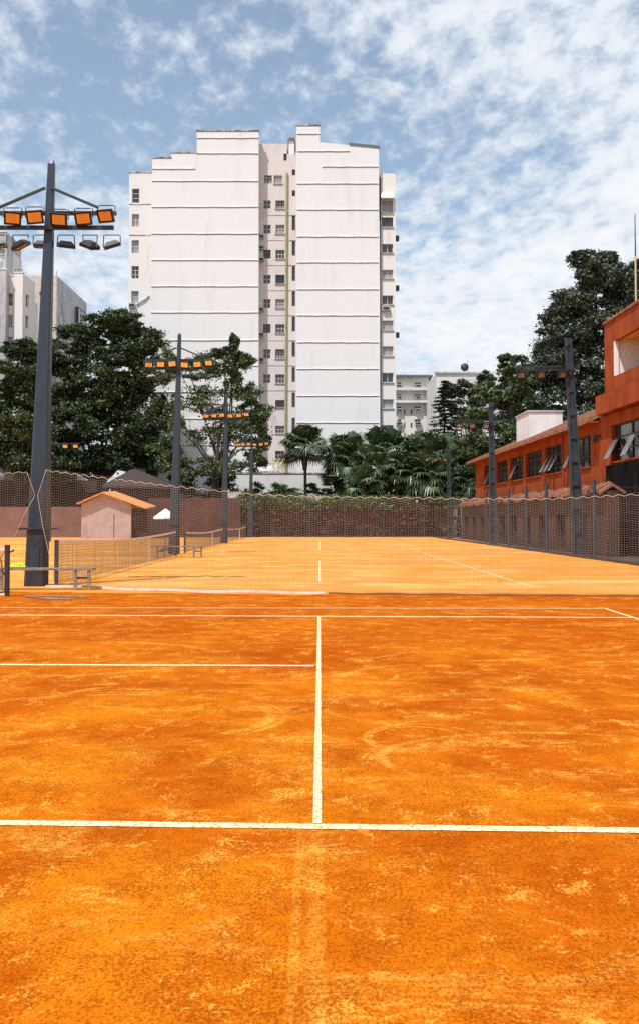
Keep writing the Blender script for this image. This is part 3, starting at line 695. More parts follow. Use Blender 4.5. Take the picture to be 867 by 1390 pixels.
# bay beside it, 0.8 m back, with tall narrow windows
yb = D0+.8; x0 = X_(389,yb); x1 = X_(402.5,yb); Wd = x1-x0; Ht = Z_(209,yb); mb = MB(); holes = []
for k in range(12):
    a = 224+34.3*k + (0 if k else 6); 
    holes.append((X_(396,yb)-x0, X_(400.4,yb)-x0, Z_(a+(20 if k > 1 else 8),yb), Z_(a,yb)))
P, N = hole_wall(mb, (x0,yb,0), (1,0,0), Wd, Ht, holes, .2)
mb.quad((x0,yb,0),(x0,yb,Ht),(x0,yr,Ht),(x0,yr,0)); mb.quad((x0,yb,Ht),(x1,yb,Ht),(x1,yb+9,Ht),(x0,yb+9,Ht)); mb.build('wall', M['pink'], tower)
for i, h in enumerate(holes): window(tower, P, N, h, .2, 1, 3, 'glass', 'frame_d', .04)
MB().box(X_(390,yb),X_(400,yb),yb-.1,yb+4,Z_(190,yb),Z_(187,yb)).build('coping', M['stain'], tower)
MB().box(X_(391.5,yb),X_(399,yb),yb+.1,yb+3.8,Z_(215,yb),Z_(190,yb)-.003).build('chimney', M['tower'], tower)
MB().box(X_(355,yr),X_(391,yr),yr+1.2,yr+9,Ht-3,Z_(197,yr)).build('penthouse', M['tower'], tower)
MB().tube([(X_(388,yb),yb-.15,3),(X_(387.7,yb),yb-.15,Z_(560,yb)),(X_(389,yb),yb-.15,Z_(235,yb))], .13, 8).build('pipe', M['pipe'], tower)
for k in range(8):
    z = Z_(292+34*k,yb); MB().box(X_(388.5,yb),X_(401,yb),yb-.06,yb-.002,z-.03,z+.03).build('ledge', M['ledge_grey'], tower)
# right wing
yw = D0+.7; x0 = X_(516,yw); x1 = X_(537.5,yw); Wd = x1-x0; Ht = Z_(235.5,yw); mb = MB(); holes = []
spec = [(261,271,'awn'),(271.5,289,'blind'),(295,308,'w'),(331,343,'w'),(366,378,'blindw'),(401,413,'w'),(435,448,'w'),(470,483,'w'),(506,519,'w'),(542,554,'w'),(577,590,'w'),(612,625,'w')]
for a, b, t in spec:
    if t != 'awn': holes.append((X_(518.5,yw)-x0, X_(534,yw)-x0, Z_(b,yw), Z_(a,yw)))
P, N = hole_wall(mb, (x0,yw,0), (1,0,0), Wd, Ht, holes, .3)
mb.quad((x1,yw,0),(x1,yw+20,0),(x1,yw+20,Ht),(x1,yw,Ht)); mb.quad((x0,yw,Ht),(x1,yw,Ht),(x1,yw+20,Ht),(x0,yw+20,Ht)); lbl(mb.build('wall', M['tower_wing'], tower), 'narrow right wing with one column of windows')
for i, (h, s) in enumerate(zip(holes, [s for s in spec if s[2] != 'awn'])):
    window(tower, P, N, h, .3, 2, 1, 'blind' if 'blind' in s[2] else ('glass_b' if i in (6,8,5) else 'glass'), 'frame_w' if i != 1 else 'frame_d')
    MB().box(x0+h[0]-.08, x0+h[1]+.08, yw-.14, yw-.002, h[2]-.1, h[2]-.01).build('sill', M['ledge_grey'], tower)
mb = MB(); a, b = X_(517.5,yw), X_(535,yw); z0, z1 = Z_(270,yw), Z_(261,yw)
mb.quad((a,yw-.02,z1),(b,yw-.02,z1),(b,yw-.75,z0),(a,yw-.75,z0)); mb.quad((a,yw-.75,z0),(b,yw-.75,z0),(b,yw-.75,z0-.12),(a,yw-.75,z0-.12)); mb.quad((a,yw-.02,z1),(a,yw-.75,z0),(a,yw-.02,z0)); mb.quad((b,yw-.02,z1),(b,yw-.02,z0),(b,yw-.75,z0)); mb.build('awning', M['awning'], tower)
ac(tower, X_(524,yw), yw, Z_(422,yw), .9, .5)
for y in (320,388,452): 
    mb = MB(); mb.box(x1+.002,x1+.45,yw+.6,yw+1.2,Z_(y,yw)-.4,Z_(y,yw)+.2); mb.build('air_conditioner', M['lamp'], tower)
MB().box(X_(514,D0),X_(522,D0),D0+2,D0+12,Ht,Z_(218,D0)).build('stair_housing', M['tower_wing'], tower)
MB().tube([(x0+.05,yw-.1,2),(x0+.05,yw-.1,Ht-.5)], .07).build('pipe', M['steel'], tower)
MB().tube([(X(421),D0+1,Z(193)),(X(421),D0+1,Z(162))], .03).build('aerial', M['frame_d'], tower)
MB().tube([(X(348),D0+3,Z(180)),(X(348),D0+3,Z(170))], .03).build('aerial', M['frame_d'], tower)
# low wall in front of the tower with its little yellow railing
yy = 121.0
root = thing('garden_wall', (X_(400,yy),yy,0), 'long white garden wall with dark coping at the foot of the tower', 'wall')
MB().box(X_(300,yy),X_(560,yy),yy,yy+.3,0,Z_(643,yy)).build('wall', M['bwhite'], root)
MB().box(X_(300,yy)-.1,X_(560,yy)+.1,yy-.08,yy+.38,Z_(643,yy)+.003,Z_(641.5,yy)).build('coping', M['stain'], root)
root = thing('railing', (X_(377,122),122,0), 'small yellow-green railing frame above the white wall', 'railing')
for px in (371,377.5,384): MB().bar((X_(px,122),122,4),(X_(px,122),122,Z_(622,122)),.12).build('post', M['yellow'], root)
for py in (624,634): MB().bar((X_(369,122),122,Z_(py,122)),(X_(387,122),122,Z_(py,122)),.09).build('rail', M['yellow'], root)
yy2 = 122.6
root = thing('lean_to', (X_(360,yy2),yy2,0), 'low grey lean-to roof on the white wall left of the yellow railing', 'lean-to')
mb = MB(); mb.add([(X_(330,yy2),yy2-1,Z_(641,yy2)),(X_(378,yy2),yy2-1,Z_(639,yy2)),(X_(378,yy2),yy2+2,Z_(630,yy2)),(X_(330,yy2),yy2+2,Z_(633,yy2)),(X_(330,yy2),yy2-1,Z_(642,yy2)),(X_(378,yy2),yy2-1,Z_(640,yy2)),(X_(378,yy2),yy2+2,Z_(632,yy2)),(X_(330,yy2),yy2+2,Z_(635,yy2))], [(0,1,2,3),(7,6,5,4),(0,4,5,1),(1,5,6,2),(2,6,7,3),(3,7,4,0)])
mb.build('roof', M['bgrey'], root)
for px in (335,355,376): MB().bar((X_(px,yy2),yy2-.9,4),(X_(px,yy2),yy2-.9,Z_(641,yy2)-.1),.1).build('post', M['steel_dark'], root)

# ------------------------------------------------------------------ buildings at the left
# (a) long beige slab, side shaded by a grey colour
D1 = 132.0
b = thing('apartment_building', (X_(45,D1),D1,0), 'pinkish beige block with long blank shaded side wall behind the nearest left pole', 'apartment building', 'apartment buildings behind the courts')
xa, xc = X_(-60,D1), X_(74,D1); zt = Z_(374,D1); MB().box(xa,xc,D1,D1+17,0,zt).build('wall', M['bbeige'], b)
mb = MB(); mb.box(xc+.002,xc+.05,D1-.02,D1+17.02,0,zt+.002); lbl(mb.build('side_wall', M['bgrey'], b), 'blank side wall, its shade painted in as grey, with one glazed strip')  # face turned from the sun, its shade put into the grey colour
MB().box(X_(46,D1),X_(58,D1),D1+.5,D1+6,zt,Z_(369.5,D1)).build('parapet', M['bbeige'], b)
mb = MB(); y0g, y1g = D1+10, D1+15.5; z1g = Z_(418,D1+10); mb.box(xc+.052,xc+.5,y0g,y1g,6,z1g); g_ = mb.build('window', M['glass_b'], b)
m2 = MB(); m2.box(xc+.3,xc+.56,y0g-.25,y0g-.01,6,z1g+.1); m2.box(xc+.052,xc+.53,y0g-.005,y1g,z1g+.005,z1g+.15)
for k in range(1,5): m2.box(xc+.505,xc+.54,y0g+k*1.1-.03,y0g+k*1.1+.03,6,z1g)
m2.build('frame', M['frame_d'], g_)
for (yy_, za, zb) in ((D1+1.3, Z_(424,D1), Z_(438,D1)), (D1+1.3, Z_(449,D1), Z_(462,D1)), (D1+3.0, Z_(390,D1), Z_(395,D1))):
    w = 1.5 if za-zb > .8 else .4
    MB().box(xc+.052,xc+.09,yy_,yy_+w,zb,za).build('window', M['glass'], b)
MB().box(X_(51,D1),X_(57,D1),D1-.06,D1-.002,Z_(400,D1),Z_(396,D1)).build('vent', M['frame_d'], b)
MB().tube([(xc,D1,zt),(xc,D1,zt+.6)], .03).build('rail', M['frame_d'], b)
# (b) white block with stepped top
D2 = 118.0
b = thing('apartment_building', (X_(12,D2),D2,0), 'white stepped block with small dark windows at the left edge of the picture', 'apartment building', 'apartment buildings behind the courts')
def wl(xa, xb, yf, yb_, ytop, wins, material='bwhite', side=None, nm='wall'):
    x0, x1 = X_(xa,yf), X_(xb,yf); Ht = Z_(ytop,yf); hs = [(X_(a,yf)-x0,X_(c,yf)-x0,Z_(e,yf),Z_(d,yf)) for a,c,d,e in wins]
    mb = MB(); P, N = hole_wall(mb, (x0,yf,0), (1,0,0), x1-x0, Ht, hs, .25)
    L = yb_-yf; sh = side or []
    P2, N2 = hole_wall(mb, (x1,yf,0), (0,1,0), L, Ht, sh, .25)
    mb.quad((x0,yf,0),(x0,yf,Ht),(x0,yb_,Ht),(x0,yb_,0)); mb.quad((x0,yf,Ht),(x1,yf,Ht),(x1,yb_,Ht),(x0,yb_,Ht)); mb.quad((x0,yb_,0),(x0,yb_,Ht),(x1,yb_,Ht),(x1,yb_,0))
    mb.build(nm, M[material], b)
    for h in hs: window(b, P, N, h, .25, 2, 2, random.choice(['glass','glass_b']))
    for h in sh: window(b, P2, N2, h, .25, 2, 1, 'glass')
    MB().box(x0-.05,x1+.06,yf-.06,yf+.3,Ht,Ht+.12).build('coping', M['bwhite'], b)
    return x1, Ht
z = lambda py: Z_(py, D2)
wl(-60, 5, D2-1.0, D2+4, 366, [(-20+0,-10,400,414),(-20,-10,430,444)], 'bgrey')
wl(5, 16.5, D2+.2, D2+2.8, 375, [(8.5,14.5,398+29.5*k,415+29.5*k) for k in range(5)])
s_ = [(.6,1.5,z(407+29*k)-1.4,z(407+29*k)) for k in range(6)]
wl(16.5, 28, D2, D2+5, 370.5, [], side=[(1.2,2.5,z(395+29*k)-1.5,z(395+29*k)) for k in range(6)])
wl(28.2, 36.5, D2+5.0, D2+9, 404, [])
# penthouse on top of it
wl(-60, 5, D2+3, D2+9, 315, [(-8,3,338,352)], 'bgrey')
wl(-60, 14.5, D2+5.5, D2+9, 343, [(4,11,350,362)], 'bwhite', nm='penthouse')
MB().box(X_(-60,D2+5.5),X_(16,D2+5.5),D2+3.6,D2+5.45,Z_(366,D2),Z_(366,D2)+.15).build('balcony', M['bwhite'], b)
mb = MB()
for k in range(3): mb.bar((X_(5,D2),D2+3.4,Z_(366-3*k,D2)+.3),(X_(16,D2),D2+3.4,Z_(366-3*k,D2)+.3),.05)
for px in (6,10.5,15.5): mb.bar((X_(px,D2),D2+3.4,Z_(366,D2)+.15),(X_(px,D2),D2+3.4,Z_(359,D2)+.3),.05)
mb.build('railing', M['frame_d'], b)
mb = MB(); c = at(1,357,D2-.5)
mb.tube([(c.x-.5,c.y+.3,c.z),(c.x-.35,c.y+.1,c.z),(c.x-.2,c.y,c.z)], [.1,.55,.62], 18); mb.build('satellite_dish', M['white'], b, smooth=True)

# ------------------------------------------------------------------ buildings right of the tower
D3 = 175.0
b = thing('apartment_building', (X_(565,D3),D3,0), 'cream block with balconies and air conditioners just right of the tower', 'apartment building', 'apartment buildings behind the courts')
x0, x1 = X_(530,D3), X_(582,D3); Zt = Z_(512,D3); hs = []
for py in (520,536.5,553,570,586):
    hs.append((X_(539,D3)-x0,X_(544.5,D3)-x0,Z_(py+5.5,D3),Z_(py-1,D3))); hs.append((X_(562.5,D3)-x0,X_(571,D3)-x0,Z_(py+5.5,D3),Z_(py-1,D3)))
for py in (556,574,588): hs.append((X_(548,D3)-x0,X_(550,D3)-x0,Z_(py+7,D3),Z_(py,D3))); hs.append((X_(557,D3)-x0,X_(559.5,D3)-x0,Z_(py+7,D3),Z_(py,D3)))
mb = MB(); P, N = hole_wall(mb, (x0,D3,0), (1,0,0), x1-x0, Zt, hs, .5)
mb.quad((x1,D3,0),(x1,D3+10,0),(x1,D3+10,Zt),(x1,D3,Zt)); mb.quad((x0,D3,Zt),(x1,D3,Zt),(x1,D3+10,Zt),(x0,D3+10,Zt)); mb.build('wall', M['bcream'], b)
for i, h in enumerate(hs): window(b, P, N, h, .5, 2 if h[1]-h[0] > .5 else 1, 1, 'glass_b' if i % 3 == 0 else 'glass')
for py in (530.5,547.5): MB().box(x0,x1+.5,D3-1.0,D3-.002,Z_(py,D3),Z_(py-3.4,D3)).build('balcony', M['bcream'], b)
for py in (525,541,558,576):
    for px in (541.5,567): ac(b, X_(px,D3), D3, Z_(py+1,D3), 1.0, .5, .6)
mb = MB(); mb.box(x0-.3,x1+.6,D3-.8,D3+10,Zt+.002,Zt+.3); mb.build('roof', M['roofgrey'], b)
MB().box(X_(537,D3),X_(551,D3),D3+2,D3+8,Zt+.3,Z_(507.5,D3)).build('roof_tiles', M['tile_o'], b)
# its taller right part
x2 = X_(600,D3+3); zt = Z_(515,D3+3); hs = []
for py in (550,567,585): hs += [(X_(584,D3+3)-x1, X_(593,D3+3)-x1, Z_(py+8,D3+3), Z_(py,D3+3))]
mb = MB(); P, N = hole_wall(mb, (x1,D3+3,0), (1,0,0), x2-x1, zt, hs, .3); mb.quad((x1,D3+3,zt),(x2,D3+3,zt),(x2,D3+10,zt),(x1,D3+10,zt)); mb.build('wall', M['bcream'], b)
for h in hs: window(b, P, N, h, .3, 4, 2, 'glass_b', 'frame_w', .12)
D4 = 160.0
b = thing('apartment_building', (X_(622,D4),D4,0), 'cream flat-roofed block carrying a dark round dish, behind the tall conifer', 'apartment building', 'apartment buildings behind the courts')
x0, x1 = X_(592,D4), X_(672,D4); Zt = Z_(507,D4); hs = []
for py in (558,574,590):
    for px in (596,611,625,640): hs.append((X_(px,D4)-x0,X_(px+8,D4)-x0,Z_(py+7,D4),Z_(py,D4)))
mb = MB(); P, N = hole_wall(mb, (x0,D4,0), (1,0,0), x1-x0, Zt, hs, .3)
mb.quad((x0,D4,0),(x0,D4,Zt),(x0,D4+14,Zt),(x0,D4+14,0)); mb.quad((x0,D4,Zt),(x1,D4,Zt),(x1,D4+14,Zt),(x0,D4+14,Zt)); mb.build('wall', M['bcream'], b)
for i, h in enumerate(hs): window(b, P, N, h, .3, 3, 1, 'glass' if i % 2 else 'glass_b', 'frame_w', .1)
MB().box(x0-.2,x1+.2,D4-.25,D4+.4,Zt,Zt+.25).build('cornice', M['ledge_grey'], b)
MB().box(X_(598,D4),X_(650,D4),D4+3,D4+12,Zt,Z_(503.5,D4)).build('penthouse', M['bcream'], b)
ds = thing('satellite_dish', (X_(630,D4),D4+2,Zt), 'dark round dish standing on the cream flat-roofed block', 'dish')
c = at(630,498.5,D4+2); mb = MB(); n = 20
for r0, r1, y0_, y1_ in ((0.02,.35,.18,.12),(.35,.62,.12,.02),): 
    pass
mb.tube([(c.x,c.y+.3,c.z),(c.x,c.y+.22,c.z),(c.x,c.y,c.z)], [.05,.42,.62], 20); mb.build('bowl', M['dish'], ds, smooth=True)
MB().tube([(c.x,c.y+.3,Zt),(c.x,c.y+.3,c.z)], .07).build('mast', M['dish'], ds)
MB().tube([(X_(639,D4),D4+3,Zt),(X_(639,D4),D4+3,Z_(485,D4))], .03).build('aerial', M['frame_d'], b)
# third pale building behind the trees at the right
D5 = 150.0
b = thing('apartment_building', (X_(690,D5),D5,0), 'pale building glimpsed through the trees behind the right poles', 'apartment building', 'apartment buildings behind the courts')
mb = MB(); x0, x1, Zt = X_(655,D5), X_(705,D5), Z_(506,D5); hs = [(X_(px,D5)-x0,X_(px+9,D5)-x0,Z_(py+7,D5),Z_(py,D5)) for px in (662,678,692) for py in (520,538,556)]
P, N = hole_wall(mb, (x0,D5,0), (1,0,0), x1-x0, Zt, hs, .3); mb.quad((x0,D5,0),(x0,D5,Zt),(x0,D5+9,Zt),(x0,D5+9,0)); mb.quad((x0,D5,Zt),(x1,D5,Zt),(x1,D5+9,Zt),(x0,D5+9,Zt)); mb.build('wall', M['bwhite'], b)
for h in hs: window(b, P, N, h, .3, 2, 1, 'glass')

# ------------------------------------------------------------------ red club building
def fD(px): return 15.5/((px-433.5)/F+.015)
def fX(D): return 15.5-.015*D
def wpt(px, py): D = fD(px); return Vector((fX(D), D, Z_(py, D)))
Dfar, Dnear = fD(645), 30.0
U = Vector((fX(Dnear)-fX(Dfar), Dnear-Dfar, 0)); Lw = U.length; U.normalize()
club = thing('club_building', (fX(60),60,0), 'long red-orange club building with tiled roof and metal windows at the right', 'building')
N0 = Vector((U.y, -U.x, 0))   # outward normal
P0 = Vector((fX(Dfar), Dfar, 0))
def uof(px): return (Dfar-fD(px))*Lw/(Dfar-Dnear)
EV = 7.05; wins = []
for a, c in ((656.5,670.5),(673,688),(692,709.5),(713,734.5),(740,764.5),(771,802)):
    wins.append((uof(a), uof(c), 4.62, 6.33))
big = (uof(830), Lw-1.2, 4.62, 6.45)
mb = MB(); P, N = hole_wall(mb, P0, U, Lw, EV, wins+[big], .28)
e = P0+U*Lw; far = P0 - N*13; fe = e - N*13
mb.quad(P0, P0+Vector((0,0,EV)), far+Vector((0,0,EV+.0)), far); mb.quad(e, fe, fe+Vector((0,0,EV)), e+Vector((0,0,EV))); mb.quad(far, far+Vector((0,0,EV)), fe+Vector((0,0,EV)), fe)
mb.build('wall', M['red'], club)
# gable triangle at far end
def prof(u, d, z): return P0 + U*u - N*d + Vector((0,0,z))
RH = 6.5; slope = .43
mb = MB(); mb.quad(prof(0,0,EV), prof(0,RH,EV+slope*RH), prof(0,13,EV)); mb.build('gable', M['red'], club)
def cbx(mb, u0,u1,d0,d1,z0,z1):
    vs = [prof(u0,d0,z0),prof(u1,d0,z0),prof(u1,d1,z0),prof(u0,d1,z0),prof(u0,d0,z1),prof(u1,d0,z1),prof(u1,d1,z1),prof(u0,d1,z1)]
    mb.add(vs, [(0,3,2,1),(4,5,6,7),(0,1,5,4),(1,2,6,5),(2,3,7,6),(3,0,4,7)])
# club windows
for wi, h in enumerate(wins+[big]):
    isbig = wi == 6
    w = window(club, P, N, h, .28, 8 if isbig else (3 if wi < 2 else 4), 3, 'glass', 'frame_d', .055)
    a, b_, c, d = h
    cols = 8 if isbig else (3 if wi < 2 else 4)
    opens = {0:[1],1:[],2:[1],3:[],4:[0,1,2],5:[0],6:[0,1,2,4,5]}[wi]
    for k in opens:
        u0 = a+(b_-a)*k/cols+.05; u1 = a+(b_-a)*(k+1)/cols-.05; zt_ = c+(d-c)*.62; out = .42 if wi in (4,6) else .34; u1 = u0+(u1-u0)*(.30 if wi == 6 else .5)
        vs = [prof(u0,.1,zt_),prof(u1,.1,zt_),prof(u1,-out,c+.12),prof(u0,-out,c+.12)]
        m2 = MB(); n3 = (vs[1]-vs[0]).cross(vs[3]-vs[0]).normalized()*.02
        m2.add([v+n3 for v in vs]+[v-n3 for v in vs], [(0,1,2,3),(7,6,5,4),(0,4,5,1),(1,5,6,2),(2,6,7,3),(3,7,4,0)])
        s_ = m2.build('open_sash', M['sash'], w)
    s = MB(); cbx(s, a-.05, b_+.05, -.10, -.002, c-.09, c-.005); s.build('sill', M['red'], club)
# downpipe / lamp
mb = MB(); q = prof(uof(765.5),-.08,0); mb.tube([q+Vector((0,0,3)), q+Vector((0,0,EV-.05))], .05); mb.build('pipe', M['red'], club)
wl_ = MB(); u = uof(815); cbx(wl_, u-.08,u+.08,-.35,-.002,6.05,6.15); cbx(wl_, u-.14,u+.14,-.42,-.15,5.75,6.05); wl_.build('wall_lamp', M['lamp'], club)
# tiled roof with rows of tile ridges
uN = uof(817)
mb = MB(); nr = int((uN+.8)/.42); ov = .75
for i in range(nr):
    u0 = -.8+i*.42
    for (ua, ub, lift) in ((u0,u0+.12,.10),(u0+.12,u0+.21,.05),(u0+.21,u0+.42,0)):
        dd = [(-ov, EV+.12-slope*ov), (RH, EV+.12+slope*RH)]
        vs = [prof(ua,dd[0][0],dd[0][1]+lift),prof(ub,dd[0][0],dd[0][1]+lift),prof(ub,dd[1][0],dd[1][1]+lift),prof(ua,dd[1][0],dd[1][1]+lift)]
        mb.add(vs+[v-Vector((0,0,.1+lift)) for v in vs], [(0,1,2,3),(0,4,5,1),(1,5,6,2),(3,7,4,0),(7,6,5,4)])
mb.build('roof', M['tile'], club)
mb = MB(); vs = [prof(-.8,RH,EV+.12+slope*RH),prof(uN+.2,RH,EV+.12+slope*RH),prof(uN+.2,13.7,EV-.1),prof(-.8,13.7,EV-.1)]
mb.add(vs+[v-Vector((0,0,.1)) for v in vs], [(0,1,2,3),(0,4,5,1),(1,5,6,2),(2,6,7,3),(3,7,4,0),(7,6,5,4)]); mb.build('roof', M['tile'], club)
mb = MB(); cbx(mb, -.7, uN, -.62, -.002, EV-.28, EV-.2); lbl(mb.build('eave', M['red'], club), 'boarded soffit below the tile edge')
# upper storey
ub0 = uof(822); Zu = 11.75; UT = 8.05
hole = (uof(835)-ub0, Lw-ub0-1.5, 8.87-UT, 10.62-UT)
mb = MB(); P2, N2 = hole_wall(mb, prof(ub0,0,UT), U, Lw-ub0, Zu-UT, [hole], .2)
a0, a1 = prof(ub0,0,0), prof(ub0,9,0)
mb.quad(a0+Vector((0,0,7)), a0+Vector((0,0,Zu)), a1+Vector((0,0,Zu)), a1+Vector((0,0,7)))
mb.quad(prof(Lw,0,7),prof(Lw,9,7),prof(Lw,9,Zu),prof(Lw,0,Zu)); mb.quad(prof(ub0,9,7),prof(ub0,9,Zu),prof(Lw,9,Zu),prof(Lw,9,7)); mb.quad(prof(ub0,0.2,Zu-.05),prof(Lw,.2,Zu-.05),prof(Lw,9,Zu-.05),prof(ub0,9,Zu-.05)); mb.build('upper_wall', M['red'], club)
mb = MB(); cbx(mb, ub0-.06, Lw, -.09, .35, Zu+.002, Zu+.12); mb.build('coping', M['tile'], club)
mb = MB(); cbx(mb, ub0-.28, Lw, -.42, 0, 7.08, UT); cbx(mb, ub0-.28, ub0-.002, 0.003, 6, 7.08, UT); mb.build('ledge', M['red'], club)
# loggia interior
ha, hb = ub0+hole[0], ub0+hole[1]
mb = MB(); 
mb.quad(prof(ha-.3,2.6,UT+.2),prof(hb,2.6,UT+.2),prof(hb,2.6,10.9),prof(ha-.3,2.6,10.9)); mb.quad(prof(ha,.201,8.3),prof(ha,2.6,8.3),prof(ha,2.6,10.9),prof(ha,.201,10.9)); mb.quad(prof(hb,.2,8.3),prof(hb,.2,10.9),prof(hb,2.6,10.9),prof(hb,2.6,8.3))
lbl(mb.build('inner_wall', M['white_in'], club), 'white inside walls of the loggia')
mb = MB(); mb.quad(prof(ha,.2,10.70),prof(ha,2.6,10.70),prof(hb,2.6,10.70),prof(hb,.2,10.70)); mb.build('ceiling', M['soffit'], club)  # ceiling colour carries the orange light bounced up from below
mb = MB(); mb.quad(prof(ha,.2,8.5),prof(hb,.2,8.5),prof(hb,2.6,8.5),prof(ha,2.6,8.5)); mb.build('floor_slab', M['tile'], club)
mb = MB(); u = uof(862)+.2; cbx(mb, u-.35, u+.35, 2.35, 2.595, 9.9, 10.25); mb.build('wall_lamp', M['lamp'], club)
mb = MB(); cbx(mb, ha-.001, ha+.10, -.02, .195, 8.87, 10.62); mb.build('door_jamb', M['white_in'], club)
# black shade cloth in front of lower wall near the camera
mb = MB(); ub = uof(826)
for i in range(40):
    u0 = ub+i*(Lw-ub)/40; u1 = ub+(i+1)*(Lw-ub)/40; d0 = -.16-.03*math.sin(i*1.1); d1 = -.16-.03*math.sin((i+1)*1.1)
    mb.add([prof(u0,d0,.1),prof(u1,d1,.1),prof(u1,d1,4.45),prof(u0,d0,4.45),prof(u0,d0+.03,.1),prof(u1,d1+.03,.1),prof(u1,d1+.03,4.45),prof(u0,d0+.03,4.45)], [(0,1,2,3),(7,6,5,4),(3,2,6,7),(0,4,5,1)])
tag(mb.build('shade_cloth', M['black_sheet'], origin=prof(ub,0,0)), 'tall black cloth covering the wall below the biggest window of the red building', 'shade cloth')
# antenna
p = prof(uof(857),.3,0); root = thing('antenna', (p.x,p.y,Zu), 'thin tall aerial mast standing on the red upper storey', 'antenna')
zt = Z_(290,p.y)
MB().tube([(p.x,p.y,Zu),(p.x,p.y,Zu+(zt-Zu)*.55)], .045).build('mast', M['rope'], root); MB().tube([(p.x,p.y,Zu+(zt-Zu)*.55),(p.x,p.y,zt)], [.035,.02]).build('tip', M['steel_dark'], root)
# water tank block behind roof
DT = 80.0
root = thing('water_tank', (X_(740,DT),DT,0), 'pale square tank block rising behind the red building roof', 'water tank')
MB().box(X_(718,DT),X_(764,DT),DT,DT+5,0,Z_(559,DT)).build('tank', M['bwhite'], root)
MB().box(X_(718,DT)-.1,X_(764,DT)+.1,DT-.1,DT+5.1,Z_(559,DT)+.002,Z_(557,DT)).build('lid', M['bgrey'], root)

# low rusty wall with tile coping between fence and club
def lw(px0, px1, x0, x1, zt): pass
root = thing('low_wall', (13.3,60,0), 'rust-brown wall with clay tile coping below the red building windows', 'wall')
nseg = 11; y = 44.0
mbw = MB(); holes = []
Pw0 = Vector((13.15-.004*0, 98, 0)); Uw = Vector((0.003,-1,0)).normalized(); LW = 49.2
hs = [(LW-4-4.6*k-2.2, LW-4-4.6*k, .05, 2.0) for k in range(10)]
mb = MB(); Pf, Nf = hole_wall(mb, Pw0, Uw, LW, 3.05, hs, .35); mb.quad(Pf(0,0,.5),Pf(0,3.05,.5),Pf(LW,3.05,.5),Pf(LW,0,.5)); mb.quad(Pf(0,0),Pf(0,3.05),Pf(0,3.05,.5),Pf(0,0,.5)); mb.quad(Pf(LW,0),Pf(LW,0,.5),Pf(LW,3.05,.5),Pf(LW,3.05)); mb.build('wall', M['brick_low'], root)
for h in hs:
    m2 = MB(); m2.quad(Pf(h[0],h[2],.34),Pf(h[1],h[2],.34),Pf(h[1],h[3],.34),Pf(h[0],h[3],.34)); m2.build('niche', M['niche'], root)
mb = MB(); n = int(LW/.25)
for i in range(n):
    u0 = i*.25; lf = .06 if i % 2 else 0; j = .05*math.sin(i*.37)+.04*math.sin(i*1.7)
    vs = [Pf(u0,3.0+lf+j,-.35),Pf(u0+.25,3.0+lf+j,-.35),Pf(u0+.25,3.38+lf+j,.25),Pf(u0,3.38+lf+j,.25),Pf(u0+.25,3.0+lf+j,.85),Pf(u0,3.0+lf+j,.85)]
    mb.add(vs+[v-Vector((0,0,.08+lf)) for v in vs], [(0,1,2,3),(3,2,4,5),(0,6,7,1),(6,9,8,7),(0,3,9,6),(1,7,8,2),(3,5,11,9),(2,8,10,4),(5,4,10,11)])
mb.build('coping', M['tile'], root)
# right fence
fx = lambda y: 11.9 - .010*(y-38)
root = thing('court_fence', (fx(60),60,0), 'dark mesh fence on blue-grey posts along the right side of the courts', 'fence')
for px in (690,714,741,806): pass
for (px, pt) in ((806,651),(741,655),(714,659),(690,664),(925,640),(673,668),(659,668)):
    Y = (11.85)/((px-433.5)/F) if px != 806 else 47.6
    zt = Z_(pt, Y); xx = X_(px, Y)
    MB().tube([(xx,Y,-.05),(xx,Y,zt)], .085, 8).build('post', M['post'], root)
path = dict(s0=25.0, s1=104.0, f=lambda s: (fx(s)+.05, s))
net(path, lambda s: 3.0+.1*math.sin(s*.3), lambda s: .02, .30, .004, M['net_far'], 'mesh', root, origin=root.location)
mb = MB()
for y in range(25,104,2): mb.bar((fx(y)-.05,y,.06),(fx(y+2)-.05,y+2.01,.06),.06,.12)
mb.build('kerb', M['brick_low'], root)
# far fence + hedge wall
YF = 106.2
root = thing('court_fence', (0,YF,0), 'far end fence of the courts with its net hung before the creeper', 'fence')
for px in (355,420,468,520,575,630): MB().tube([(X_(px,YF),YF,-.05),(X_(px,YF),YF,Z_(674,YF))], .06, 6).build('post', M['post'], root)
path = dict(s0=X_(332,YF), s1=11.5, f=lambda s: (s, YF))
net(path, lambda s: 4.0, lambda s: .02, .30, .006, M['net_far'], 'mesh', root, origin=root.location)
MB().box(X_(332,YF),11.5,YF-.05,YF+.05,.002,.14).build('kerb', M['brick_low'], root)
yy = 107.4
root = tag(MB().box(X_(325,yy)-2,13.5,yy,yy+.3,0,3.5).build('end_wall', M['brown_wall'], origin=(0,yy,0)), 'brown end wall behind the far court, under the creeper', 'wall')
root = thing('climbing_plant', (X_(400,yy),yy,0), 'green and reddish creeper spilling over the end wall of the far court', 'creeper')
C = []; Rr = []
for i in range(150):
    px = random.uniform(328, 500) if random.random() < .8 else random.uniform(500,640); t = random.random()**.8
    c = at(px, 671+t*18, yy-.35); C.append(tuple(c)); Rr.append((.8,.35,.45))
V, A = leaves(C, Rr, 55, .22, .2); npmesh('green_leaves', V, 4, M['ivy'], A, root, root.location)
C = []; Rr = []
for i in range(140):
    c = at(random.uniform(328,650), random.uniform(688,722), yy-.35); C.append(tuple(c)); Rr.append((.8,.3,.45))
V, A = leaves(C, Rr, 45, .2, .2); npmesh('dry_leaves', V, 4, M['dry_ivy'], A, root, root.location)

